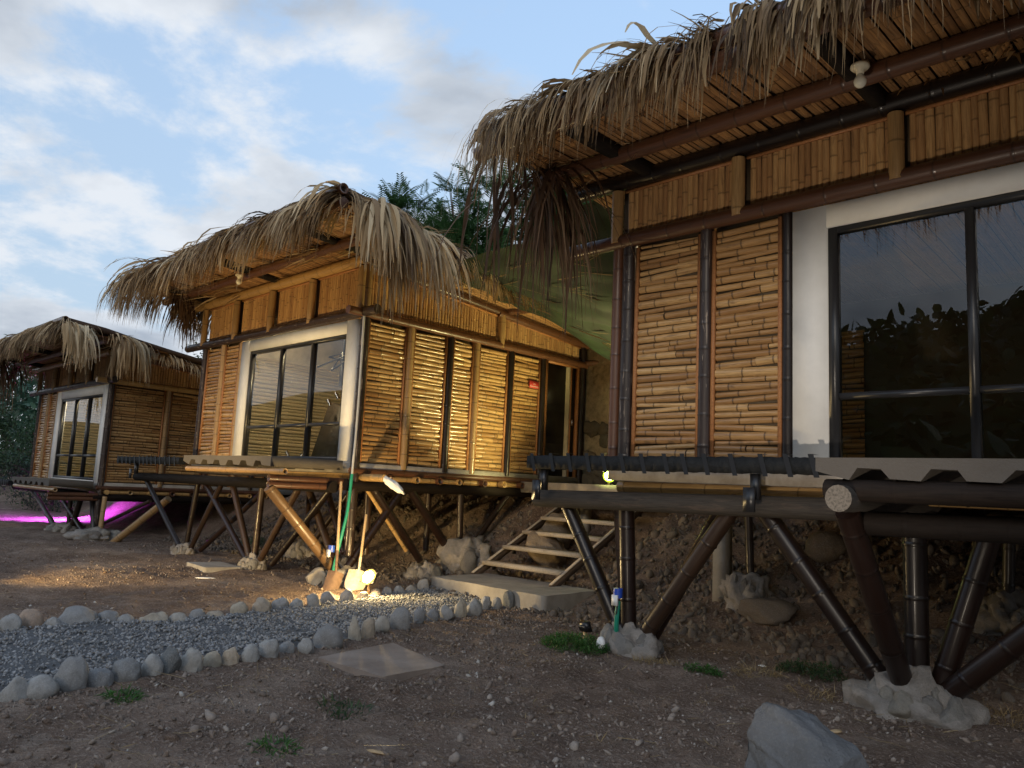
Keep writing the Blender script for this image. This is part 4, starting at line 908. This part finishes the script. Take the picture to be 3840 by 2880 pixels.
assumed_room_lamp('assumed lit bulb on a cable, unseen inside the middle hut, just behind its front wall', (-12.6, 7.15, 4.35), 80)  # unseen bulb, assumed from the yellow light inside the middle hut
assumed_room_lamp('assumed lit bulb on a cable, unseen inside the farthest hut, just behind its front wall', (-21.8, 6.7, 3.8), 45)  # no bulb in view; assumed, to lighten the farthest hut's room
assumed_room_lamp('assumed lit bulb on a cable, unseen inside the nearest hut, near its left corner', (-4.4, 7.2, 4.3), 8)  # unseen bulb, assumed for the yellow strip of wall at the left
bulb('unlit white bulb under the eaves of the nearest hut', (-2.07, 5.55, 4.70)); bulb('unlit white bulb under the eaves of the middle hut', (-12.5, 5.9, 4.88)); bulb('unlit white bulb under the eaves of the farthest hut', (-24.2, 5.6, 4.2))

# ------------------------------------------------------------------ shovels, conduits, bag, sign
def shovel(name, label, top, neck, tip, wd, mk, seed):
    t = thing(name, label, 'shovel', tip); T = np.array(tip)
    top, neck = np.array(top) - T, np.array(neck) - T
    s1 = neck + (top - neck) * .22
    mb = MB(); mb.tube(s1, top, .019, 10, 0, .6); mb.build('handle', M['handle'], t, True)
    mb = MB(); mb.tube(neck * .96, s1, .017, 10, 0, .2, r1=.023); 
    ax = -neck; Ln = np.linalg.norm(ax); ax /= Ln; sd = np.array((.57, .82, .0)); sd = sd - ax * sd.dot(ax); sd /= np.linalg.norm(sd); nm = np.cross(sd, ax)
    for off in (0, .004):
        V = []
        for i in range(15):
            v = i / 14
            hw = wd / 2 * (1 - .05 * v) if mk == 'rust' else wd / 2 * (1.0 if v < .55 else math.sqrt(max(0.02, 1 - ((v - .55) / .47) ** 2)))
            for j in range(11):
                u = -1 + j / 5; V.append(neck + ax * Ln * v + sd * hw * u + nm * (.035 * u * u - .02 * v * v + off - .02 * max(0, 1 - abs(u) * 3) * max(0, 1 - v * 2)))
        I = np.arange(165).reshape(15, 11); q = np.stack([I[:-1, :-1], I[1:, :-1], I[1:, 1:], I[:-1, 1:]], -1).reshape(-1, 4)
        mb.add(V, q if off else q[:, ::-1])
    mb.build('blade', M[mk], t, True)
shovel('spade', 'rusty brown spade with a long handle leaning on the hut corner', (-9.80, 6.45, 1.48), (-9.50, 6.28, .25), (-9.43, 6.14, -.02), .22, 'rust', 1)
shovel('shovel', 'steel shovel with a wooden handle, blade blazing in the lamp light', (-9.62, 6.8, 1.02), (-9.36, 6.56, .27), (-9.22, 6.38, .0), .29, 'steel', 2)
def pipe_path(mb, pts, r, tint=.5, n=8, sub=5):
    P = [np.array(p, float) for p in pts]; Q = []
    for i in range(len(P) - 1):
        p0, p1, p2, p3 = P[max(i - 1, 0)], P[i], P[i + 1], P[min(i + 2, len(P) - 1)]
        for k in range(sub):
            t = k / sub; Q.append(.5 * ((2 * p1) + (-p0 + p2) * t + (2 * p0 - 5 * p1 + 4 * p2 - p3) * t * t + (-p0 + 3 * p1 - 3 * p2 + p3) * t ** 3))
    Q.append(P[-1]); Q = np.array(Q); V = []
    for i in range(len(Q)):
        d = Q[min(i + 1, len(Q) - 1)] - Q[max(i - 1, 0)]; d /= np.linalg.norm(d); a = np.cross(d, (.3, .9, .2)); a /= np.linalg.norm(a); b = np.cross(d, a)
        V.append([Q[i] + r * (a * math.cos(2 * math.pi * k / n) + b * math.sin(2 * math.pi * k / n)) for k in range(n)])
    I = np.arange(len(Q) * n).reshape(-1, n)
    mb.add(np.array(V).reshape(-1, 3), np.stack([I[:-1], np.roll(I[:-1], -1, 1), np.roll(I[1:], -1, 1), I[1:]], -1).reshape(-1, 4)[:, ::-1], tint=tint)
cd = thing('conduit', 'grey and green cable conduit running down the corner of the middle hut', 'conduit', (-9.75, 6.6, 0))
mb = MB(); pipe_path(mb, [(.03, -.02, 3.95), (.05, -.02, 2.6), (.03, -.03, 1.58)], .018); mb.build('grey_pipe', M['greypipe'], cd, True)
mb = MB(); pipe_path(mb, [(.03, -.03, 1.6), (.02, -.05, 1.1), (.0, -.1, .75), (-.03, -.14, .45), (-.06, -.16, .2), (-.02, -.1, .02)], .024); mb.build('green_hose', M['green'], cd, True)
def ebox(label, p):
    t = thing('junction_box', label, 'box', p)
    mb = MB(); mb.tube((0, 0, 0), (0, 0, .09), .045, 14, 0, .5); mb.build('blue_cap', M['blue'], t, True)
    mb = MB(); mb.box((-.035, -.055, -.07), (.03, -.03, .03)); mb.build('white_cover', M['whiteplastic'], t)
    mb = MB(); pipe_path(mb, [(0, -.02, -.05), (.03, -.05, -.1), (.01, -.04, -.15)], .006); pipe_path(mb, [(-.02, -.02, -.05), (-.03, -.05, -.1), (0, -.05, -.15)], .006); mb.build('wires', M['leather'], t, True)
ebox('blue and white junction box above the spade on the green conduit', (-9.66, 6.28, .50)); ebox('blue and white junction box tied to the nearest pier post', (-4.70, 6.32, .50))
mb = MB(); pipe_path(mb, [(0, 0, .42), (0, -.02, .25), (-.03, .02, .08)], .024); pipe_path(mb, [(-.22, .02, .0), (-.14, -.02, .04), (-.08, .0, .05)], .024)
o = mb.build('conduit', M['green'], None, True); o.location = (-4.70, 6.33, .05); tag(o, 'short bright green hose at the foot of the nearest pier', 'conduit')
mb = MB(); lump(mb, (0, 0, 0), (.20, .055, .06), 4, .5, 2.6, 77)
o = mb.build('plastic_bag', M['whiteplastic'], None, True); o.location = (-9.2, 6.93, 1.47); o.rotation_euler = (0, R(32), R(30)); tag(o, 'crumpled white plastic bag tied to a protruding joist of the middle hut', 'bag')
sg = thing('name_sign', 'small red sign with white lettering on the wall by the open door', 'sign', (-9.865, 10.5, 3.42))
mb = MB(); mb.box((0, -.12, -.07), (.012, .13, .07)); mb.build('plate', M['sign'], sg)
def text(s, sz, y, z):
    c = bpy.data.curves.new('lettering', 'FONT'); c.body = s; c.size = sz; c.align_x = 'CENTER'; c.extrude = .001
    o = bpy.data.objects.new('lettering_curve', c); COL.objects.link(o)
    me = bpy.data.meshes.new_from_object(o.evaluated_get(bpy.context.evaluated_depsgraph_get())); bpy.data.objects.remove(o)
    t = bpy.data.objects.new('lettering', me); COL.objects.link(t); me.materials.clear(); me.materials.append(M['signtext']); t.parent = sg
    t.rotation_euler = (R(90), 0, R(90)); t.location = (.0145, y, z)
text('Los', .05, .0, .0); text('Guacamayos', .042, .0, -.045)

# ------------------------------------------------------------------ furniture seen through the middle hut's window
sf = thing('sofa', 'dark brown sofa standing on its end inside the middle hut', 'sofa', (-12.75, 8.1, 1.77))
mb = MB(); V = []
mb.bar((0, .0, .0), (.35, .1, 1.05), .75, .38, .5, (0, 1, 0)); mb.build('seat', M['leather'], sf)
mb = MB(); mb.bar((.42, .0, .0), (.62, .1, 1.15), .75, .2, .5, (0, 1, 0)); mb.build('backrest', M['leather'], sf)
for p in ((.28, -.25, 1.08), (.52, -.25, 1.2), (-.2, -.42, .06), (-.75, -.42, .12)):
    mb = MB(); mb.tube(p, (p[0] - .05, p[1] - .03, p[2] + .11), .03, 10, 0, .5); mb.build('leg', M['chrome'], sf, True)
ch = thing('chandelier', 'black angular chandelier hanging inside the middle hut', 'chandelier', (-12.7, 8.2, 3.62))
mb = MB()
for a_, b_ in (((0, 0, 1.), (0, 0, .3)), ((-.5, 0, .25), (.5, .1, .35)), ((.5, .1, .35), (.1, -.3, -.1)), ((.1, -.3, -.1), (-.4, .2, .3)), ((-.5, 0, .25), (.3, .3, .05)), ((.3, .3, .05), (.5, -.2, .2)), ((-.4, -.3, .0), (.5, .1, .35))): mb.bar(a_, b_, .025, .025, .5, (.1, .9, .2))
mb.build('frame', M['black'], ch)
mb = MB(); mb.tube((0, 0, .3), (0, 0, -.35), .05, 10, 0, .5); mb.build('pendant', M['black'], ch, True)

# ------------------------------------------------------------------ boulders, rubble, litter
def rock(name, label, p, size, m, seed, rot=0, facet=5, amp=.3, tint=.5, bury=.25, sub=4):
    mb = MB(); lump(mb, (0, 0, 0), size, sub, amp, 1.5, seed, rot, tint, None, facet)
    o = mb.build(name, m, None, False if facet else True); o.location = (p[0], p[1], g1(p[0], p[1]) + size[2] * (1 - bury) - .02); return tag(o, label, 'rock')
def hull_rock(name, label, loc, pts, m, seed, cuts=5, amp=.045):
    bm = bmesh.new()
    for p in pts: bm.verts.new(p)
    r_ = bmesh.ops.convex_hull(bm, input=bm.verts); bmesh.ops.delete(bm, geom=[v for v in bm.verts if not v.link_faces], context='VERTS')
    bmesh.ops.triangulate(bm, faces=bm.faces)
    bmesh.ops.bevel(bm, geom=bm.edges[:], offset=.014, segments=2, affect='EDGES', profile=.6)
    bmesh.ops.triangulate(bm, faces=bm.faces)
    for k in range(4):
        lg = [e for e in bm.edges if e.calc_length() > .03]
        if lg: bmesh.ops.subdivide_edges(bm, edges=lg, cuts=1)
        bmesh.ops.triangulate(bm, faces=bm.faces)
    bm.normal_update()
    V = np.array([v.co[:] for v in bm.verts]); Nn = np.array([v.normal[:] for v in bm.verts])
    nz = fbm(V[:, 0] * 8 + V[:, 2] * 5, V[:, 1] * 8 - V[:, 2] * 6, 5, seed) - 1.1 * np.abs(fbm(V[:, 0] * 3 + V[:, 2] * 9, V[:, 1] * 3 + 5, 3, seed + 3))
    V = V + Nn * (nz * amp * 2)[:, None]
    bm.verts.index_update(); F = [[v.index for v in f.verts] for f in bm.faces]; bm.free()
    mb = MB(); mb.add(V, None, F); o = mb.build(name, m, None, True); o.location = loc; return tag(o, label, 'rock')
hull_rock('boulder', 'big blue-grey angular boulder in the right foreground', (-1.93, 4.32, g1(-1.93, 4.32)),
    [(-.26, -.22, -.1), (.24, -.28, -.1), (.36, .1, -.1), (-.1, .28, -.1), (-.27, -.19, .18), (-.24, -.05, .33), (-.14, -.10, .36), (-.02, .04, .33), (.12, -.12, .27), (.25, -.24, .15), (.28, .02, .20), (.10, .2, .22), (-.2, .12, .25), (.02, -.29, .1)], M['boulder'], 4)
rock('boulder', 'brown boulder lying under the wooden stairs', (-8.45, 9.5), (.42, .35, .33), M['brownrock'], 6, .3, 8, .75)
rock('boulder', 'yellowish boulder in the bank beside the stairs', (-8.9, 10.1), (.35, .3, .4), M['brownrock'], 9, .9, 4, .4)
rock('boulder', 'flat pale boulder leaning on the rubble bank under the nearest hut', (-4.3, 8.6), (.36, .22, .15), M['rubble'], 12, .2, 6, .35)
rock('boulder', 'round ochre boulder high in the bank under the nearest hut', (-4.1, 9.7), (.22, .22, .2), M['brownrock'], 14, .2, 0, .3)
rock('boulder', 'pale rock at the foot of the middle hut corner, left of the spade', (-10.05, 6.35), (.24, .18, .15), M['border'], 16, .2, 8, .35, .7)
n = 3800
xy = np.stack([rng.uniform(-6.6, 1., n), rng.uniform(7.0, 10.4, n)], -1)
keep = (rng.random(n) < sstep(6.8, 8.6, xy[:, 1]) * .9 + .1)
xy = xy[keep]; sz = rng.gamma(2.0, .014, len(xy)) + .014; sz = np.minimum(sz, .10)
mb = MB(); scatter_stones(mb, np.concatenate([xy, (gz(xy[:, 0], xy[:, 1]) + sz * .15)[:, None]], -1), sz, 2, .75)
o = mb.build('rubble', M['rubble'], None, False); tag(o, 'loose stones and rubble covering the bank under the nearest hut', 'rubble', kind='stuff')
n = 5200
xy = np.stack([rng.uniform(-18, -6.4, n), rng.uniform(7.2, 10.8, n)], -1); sz = rng.gamma(1.8, .014, n) + .012; sz = np.minimum(sz, .12)
mb = MB(); scatter_stones(mb, np.concatenate([xy, (gz(xy[:, 0], xy[:, 1]) + sz * .15)[:, None]], -1), sz, 1, .75)
o = mb.build('rubble', M['rubble'], None, False); tag(o, 'small stones strewn over the bank behind the stilts of the middle hut', 'rubble', kind='stuff')
def offpath(xy):
    pts = np.array(near + far[::-1]); x, y = xy[:, 0], xy[:, 1]; ins = np.zeros(len(xy), bool); j = len(pts) - 1
    for i in range(len(pts)):
        c = ((pts[i, 1] > y) != (pts[j, 1] > y)) & (x < (pts[j, 0] - pts[i, 0]) * (y - pts[i, 1]) / (pts[j, 1] - pts[i, 1] + 1e-12) + pts[i, 0]); ins ^= c; j = i
    pad = (x > -8.95) & (x < -6.65) & (y > 7.4) & (y < 8.7); cov = (x > -6.05) & (x < -4.9) & (y > 3.65) & (y < 4.65)
    return ~(ins | pad | cov)
def scatter_xy(n, x0, x1, y0, y1, clump=1.5, seed=0):
    xy = np.stack([rng.uniform(x0, x1, n), rng.uniform(y0, y1, n)], -1)
    return xy[(rng.random(len(xy)) < np.clip(.5 + 1.8 * fbm(xy[:, 0] * clump, xy[:, 1] * clump, 3, seed), .08, 1)) & offpath(xy)]
xy = np.concatenate([scatter_xy(34000, -7.5, -.5, 1.0, 7.5, 1.3, 5), scatter_xy(14000, -18, -7, 1.5, 7.6, .9, 6)])
sz = np.minimum(rng.gamma(1.4, .0055, len(xy)) + .004, .05)
mb = MB(); scatter_stones(mb, np.concatenate([xy, (gz(xy[:, 0], xy[:, 1]) + sz * .2)[:, None]], -1), sz, 1, .6)
o = mb.build('pebbles', M['chips'], None, False); tag(o, 'pebbles and crumbs of earth scattered over the dirt yard', 'pebbles', kind='stuff')
xy = np.concatenate([scatter_xy(2600, -7.5, -.5, 1.0, 8, 1.1, 9), scatter_xy(1500, -18, -7, 1.5, 8.5, 1.1, 10)]); n = len(xy)
mb = MB(); an = rng.uniform(0, 6.28, n)
strips(mb, np.concatenate([xy, (gz(xy[:, 0], xy[:, 1]) + .012)[:, None]], -1), np.stack([np.cos(an), np.sin(an), rng.normal(.06, .12, n)], -1), rng.gamma(2, .05, n) + .03, rng.uniform(.003, .009, n), np.full(n, .06), rng.uniform(.1, .9, n), 4, jitter=.12)
o = mb.build('straw', M['drygrass']); tag(o, 'bits of straw and twigs littering the dirt yard', 'straw', kind='stuff')

# weeds and dry tufts
def tuft(name, label, x, y, rad, n, h, m, group=None, leafy=False, wd=.008):
    mb = MB(); a = rng.uniform(0, 6.28, n); r_ = rad * np.sqrt(rng.random(n)); px, py = r_ * np.cos(a), r_ * np.sin(a) * .75
    pz = gz(px + x, py + y) - g1(x, y)
    d = np.stack([np.cos(a) * .5 + rng.normal(0, .4, n), np.sin(a) * .5 + rng.normal(0, .4, n), rng.uniform(.4, 1.2, n)], -1)
    if leafy:
        dens = fbm((px + 9) * 9, (py + 3) * 9, 3, 3) > -.12
        px, py, pz, d, a = px[dens], py[dens], pz[dens], d[dens], a[dens]; n = len(px)
        hh_ = h * (1 - (np.hypot(px, py) / rad) ** 2 * .6) * rng.uniform(.2, 1.1, n)
        k = 5; P = np.stack([px, py, pz + hh_], -1).repeat(k, 0) + rng.normal(size=(n * k, 3)) * .014
        dd = rng.normal(size=(n * k, 3)) + (0, 0, .5)
        strips(mb, P, dd, rng.uniform(.012, .028, n * k), rng.uniform(.008, .016, n * k), np.full(n * k, .2), rng.random(n * k), 3)
    else: strips(mb, np.stack([px, py, pz - .005], -1), d, rng.uniform(.5, 1.1, n) * h, np.full(n, wd) * rng.uniform(.6, 1.3, n), rng.uniform(.15, .5, n), rng.random(n), 5, jitter=.12, tipw=.1)
    o = mb.build(name, M[m]); o.location = (x, y, g1(x, y)); return tag(o, label, 'plant', group)
tuft('weed_patch', 'dense bright green weed patch in front of the nearest pier', -4.95, 5.98, .36, 900, .13, 'weed', None, True)
tuft('weed_patch', 'small sparse green weed right of the dense patch', -3.63, 6.1, .17, 160, .06, 'weed', None, True)
tuft('weed_patch', 'dark green weed at the edge of the rubble bank', -3.1, 7.0, .3, 420, .10, 'leafd', None, True)
tuft('weed_patch', 'dark green weed on the bank behind the left pier of the middle hut', -15.6, 8.2, .4, 400, .22, 'leafd', None, True)
tuft('grass_tuft', 'small green grass tuft near the border stones at left', -5.55, 2.1, .13, 220, .10, 'weed')
tuft('grass_tuft', 'thin green grass tuft in the bottom left gravelly dirt', -4.1, 2.4, .15, 160, .08, 'weed')
tuft('grass_tuft', 'sprawling dark grass tuft in the middle foreground dirt', -4.6, 3.18, .2, 160, .09, 'leafd')
tuft('grass_tuft', 'dry straw-coloured tuft beside the front footing of the nearest hut', -4.15, 6.15, .22, 260, .09, 'drygrass', None, False, .005)
tuft('grass_tuft', 'dry straw-coloured tuft at the foot of the rubble', -3.35, 6.5, .22, 240, .12, 'drygrass', None, False, .005)
tuft('grass_tuft', 'dry bent grass between the two front footings', -2.75, 6.25, .22, 220, .09, 'drygrass', None, False, .005)
tuft('grass_tuft', 'dry grass right of the large right-hand footing', -1.55, 6.75, .3, 260, .16, 'drygrass', None, False, .005)
mb = MB(); lump(mb, (0, 0, .05), (.05, .035, .06), 2, .5, 2, 5, 0, .5)
o = mb.build('paper_scrap', M['whiteplastic'], None); o.location = (-4.68, 6.05, g1(-4.68, 6.05) + .05); tag(o, 'crumpled white scrap lying in the green weed patch', 'litter')

# ------------------------------------------------------------------ trees and shrubs
def branch(mb, p0, p1, r0, r1): mb.tube(p0, p1, r0, 7, 0, .5, r1=r1, bulge=0)
def tree_pinnate(label, x, y, h, spread, nf, seed, group='feathery trees behind the huts', low=.35):
    r2 = np.random.default_rng(seed); z0 = g1(x, y); t = thing('feathery_tree', label, 'tree', (x, y, z0), group)
    mb = MB(); fbm_ = MB(); branch(mb, (0, 0, -.2), (.1, .1, h * .5), .16, .09)
    tips = []
    for k in range(34):
        a = r2.uniform(0, 6.28); hh_ = r2.uniform(low, 1.0); rr_ = spread * (1.15 - hh_ * .75) * r2.uniform(.25, 1)
        tip = np.array((math.cos(a) * rr_, math.sin(a) * rr_, h * hh_)); b0 = np.array((.05, .05, h * min(.48, hh_ * .55)))
        branch(mb, b0, tip, .035, .012); tips.append((b0, tip))
    mb.build('trunk', M['bark'], t, True)
    # one frond: rachis + leaflet pairs
    nl = 11; V0 = []; Q0 = []
    for j in range(nl):
        s_ = (j + 1.2) / (nl + .6); ll = .26 * math.sin(min(1, .35 + s_ * .9) * math.pi * .9) + .06; ww = .05
        for sg_ in (-1, 1):
            b_ = len(V0); bx = s_; V0 += [(bx, 0, 0), (bx + .35 * ll - ww * .4, sg_ * ll * .5, -.02), (bx + .75 * ll, sg_ * ll, -.07), (bx + .35 * ll + ww, sg_ * ll * .5, -.02)]; Q0.append((b_, b_ + 1, b_ + 2, b_ + 3) if sg_ > 0 else (b_, b_ + 3, b_ + 2, b_ + 1))
    b_ = len(V0); V0 += [(0, -.008, 0), (1, -.004, 0), (1, .004, 0), (0, .008, 0)]; Q0.append((b_, b_ + 1, b_ + 2, b_ + 3)); V0 = np.array(V0); Q0 = np.array(Q0)
    V0[:, 2] -= .16 * V0[:, 0] ** 2
    for k in range(nf):
        b0, tip = tips[r2.integers(len(tips))]; s_ = r2.uniform(.45, 1.02) ; base = b0 + (tip - b0) * s_ + r2.normal(size=3) * .1
        out_ = tip - b0; d = out_ / np.linalg.norm(out_) * .7 + r2.normal(size=3) * .75 + (0, 0, .25); d /= np.linalg.norm(d)
        sd_ = np.cross(d, (0, 0, 1)) + r2.normal(size=3) * .25; sd_ /= np.linalg.norm(sd_); up_ = np.cross(sd_, d)
        L_ = r2.uniform(.55, 1.0)
        fbm_.add(base + L_ * (V0[:, :1] * d + V0[:, 1:2] * sd_ + V0[:, 2:] * up_), Q0, tint=float(np.clip(r2.normal(.45, .3), 0, 1)))
    fbm_.build('crown', M['leaf'], t); return t
def tree_leafy(name, label, x, y, h, rx, n, seed, m='leafd', leaf=.11, group=None, lobes=14, low=.1, broad=False):
    r2 = np.random.default_rng(seed); z0 = g1(x, y); t = thing(name, label, 'tree' if 'tree' in name else 'shrub', (x, y, z0), group)
    mb = MB(); branch(mb, (0, 0, -.2), (0, 0, h * .45), .06 + .02 * h, .05); cs = []
    for k in range(lobes):
        a = r2.uniform(0, 6.28); hh_ = r2.uniform(low, .92); rr_ = rx * math.sqrt(max(.1, 1 - (hh_ - .4) ** 2 * 1.8)) * r2.uniform(.25, .85)
        c = np.array((math.cos(a) * rr_, math.sin(a) * rr_, h * hh_)); cs.append((c, r2.uniform(.22, .42) * rx)); branch(mb, (0, 0, h * min(.4, hh_ * .6)), c, .035, .012)
    mb.build('trunk', M['bark'], t, True)
    P = []; 
    per = n // lobes
    for c, r_ in cs:
        u = r2.normal(size=(per, 3)); u /= np.linalg.norm(u, axis=1)[:, None]; P.append(c + u * (r_ * r2.uniform(.45, 1.12, (per, 1))) * (1, 1, .8))
    P = np.concatenate(P); k = len(P); mb = MB()
    strips(mb, P, r2.normal(size=(k, 3)) + (0, 0, .2), r2.uniform(.6, 1.3, k) * leaf * (1.3 if broad else 1), r2.uniform(.4, .65, k) * leaf * (1.6 if broad else 1), np.full(k, .3), np.clip(r2.normal(.45, .3, k), 0, 1), 3, tipw=.1)
    mb.build('crown', M[m], t); return t
tree_pinnate('tall feathery tree rising left of the hanging fronds of the nearest roof', -20.4, 15.2, 10.6, 2.6, 900, 3)
tree_pinnate('feathery tree directly behind the hanging fronds of the nearest roof', -17.0, 15.0, 9.8, 2.8, 950, 4)
tree_pinnate('dense feathery tree just left of the nearest hut wall', -13.4, 14.6, 8.4, 2.6, 900, 5)
tree_pinnate('feathery tree showing beside the upper left corner post of the nearest hut', -10.6, 14.3, 7.6, 2.4, 800, 25)
tree_leafy('broadleaf_tree', 'dark bushy tree filling the gap behind the shade net', -14.8, 16.8, 8.4, 2.8, 9000, 6, 'leaf', .13, None, 18, .05)
tree_leafy('broadleaf_tree', 'dark bushy tree behind the thatch of the middle hut', -20.5, 17.5, 8.2, 3.0, 9000, 7, 'leaf', .13, None, 18, .05)
tree_leafy('broadleaf_tree', 'dark distant tree seen between the middle and farthest roofs', -44, 19, 7.5, 5, 9000, 8, 'leafd', .22, None, 20, .05)
tree_leafy('broadleaf_tree', 'dark tree at the left edge above the farthest hut eaves', -62, 14, 9.0, 6, 9000, 10, 'leafd', .26, None, 20, .05)
tree_leafy('leafy_shrub', 'bluish broad-leaved shrub at the left edge beneath the farthest eaves', -33.5, 9.2, 4.2, 2.3, 2600, 12, 'leafb', .24, None, 14, .1, True)
tree_leafy('leafy_shrub', 'dark fine-leaved bush left of the farthest hut wall', -30.0, 8.3, 2.9, 2.3, 9000, 13, 'leafd', .10, None, 16, .05)
tree_leafy('leafy_shrub', 'large dark shrub behind the farthest hut at left', -34, 12.5, 4.4, 3.2, 9000, 14, 'leafd', .14, None, 18, .05)
tree_leafy('leafy_shrub', 'low dark bush under the balcony level at the far left', -38.5, 9.5, 3.2, 3.0, 8000, 15, 'leafd', .13, None, 16, .05)
# the planting across the yard that the near window mirrors
for i, (x, y, h, r_, lb) in enumerate([(-6.5, -8.5, 1.5, 1.5, 'left'), (-3.2, -8.0, 1.8, 1.6, 'middle'), (.4, -8.2, 1.7, 1.6, 'right')]):
    tree_leafy('leafy_shrub', f'broad-leaved shrub across the yard, {lb} of the three mirrored in the near window', x, y, h, r_, 2600, 60 + i, 'leafb', .26, 'shrubs across the yard', 12, .1, True)

for lb, x, y, sz_, m_, rz in (('pale wood chip lying on the bare dirt in the middle foreground', -3.78, 2.86, (.075, .016, .008), 'handle', .4), ('thin white stick on the dirt near the bottom edge', -2.75, 2.92, (.07, .008, .006), 'whiteplastic', -.5),
                          ('small flat white scrap on the rubble edge under the nearest hut', -3.55, 7.0, (.04, .025, .008), 'whiteplastic', .3), ('crumpled white scrap on the dirt left of the spade', -11.4, 5.3, (.14, .05, .012), 'whiteplastic', .9), ('dry brown leaf on the dirt between the footing and the boulder', -2.2, 5.35, (.05, .025, .01), 'handle', 1.2)):
    mb = MB(); lump(mb, (0, 0, 0), sz_, 2, .6, 2.2, int(abs(x) * 100), 0, .5)
    o = mb.build('scrap' if 'scrap' in lb else 'wood_chip' if 'chip' in lb else 'stick' if 'stick' in lb else 'dry_leaf', M[m_]); o.location = (x, y, g1(x, y) + .012); o.rotation_euler = (0, 0, rz); tag(o, lb, 'litter')

n = 5200; xy = np.stack([rng.uniform(-190, 90, n), -rng.uniform(24, 150, n)], -1)
mb = MB(); sz = rng.uniform(.8, 2.4, n)
for q in range(3):
    P = np.concatenate([xy + rng.normal(0, .8, (n, 2)), (gz(xy[:, 0], xy[:, 1]) + rng.uniform(.2, 1.6, n) * sz)[:, None]], -1)
    strips(mb, P, rng.normal(size=(n, 3)) + (0, 0, .4), sz * 1.1, sz * .8, np.full(n, .3), rng.random(n), 3)
o = mb.build('scrub', M['leafd']); tag(o, 'dark scrub covering the hillside that the near window mirrors', 'scrub', kind='stuff')

xy = np.concatenate([scatter_xy(900, -7.5, -.5, 1.0, 7.4, 1.1, 31), scatter_xy(500, -18, -7, 1.5, 7.6, .9, 32)]); sz = np.minimum(rng.gamma(2.0, .010, len(xy)) + .012, .06)
mb = MB(); scatter_stones(mb, np.concatenate([xy, (gz(xy[:, 0], xy[:, 1]) - sz * .05)[:, None]], -1), sz, 2, .55)
o = mb.build('clods', M['ground'], None, True); tag(o, 'lumps of dry earth scattered over the dirt yard', 'earth clods', kind='stuff')
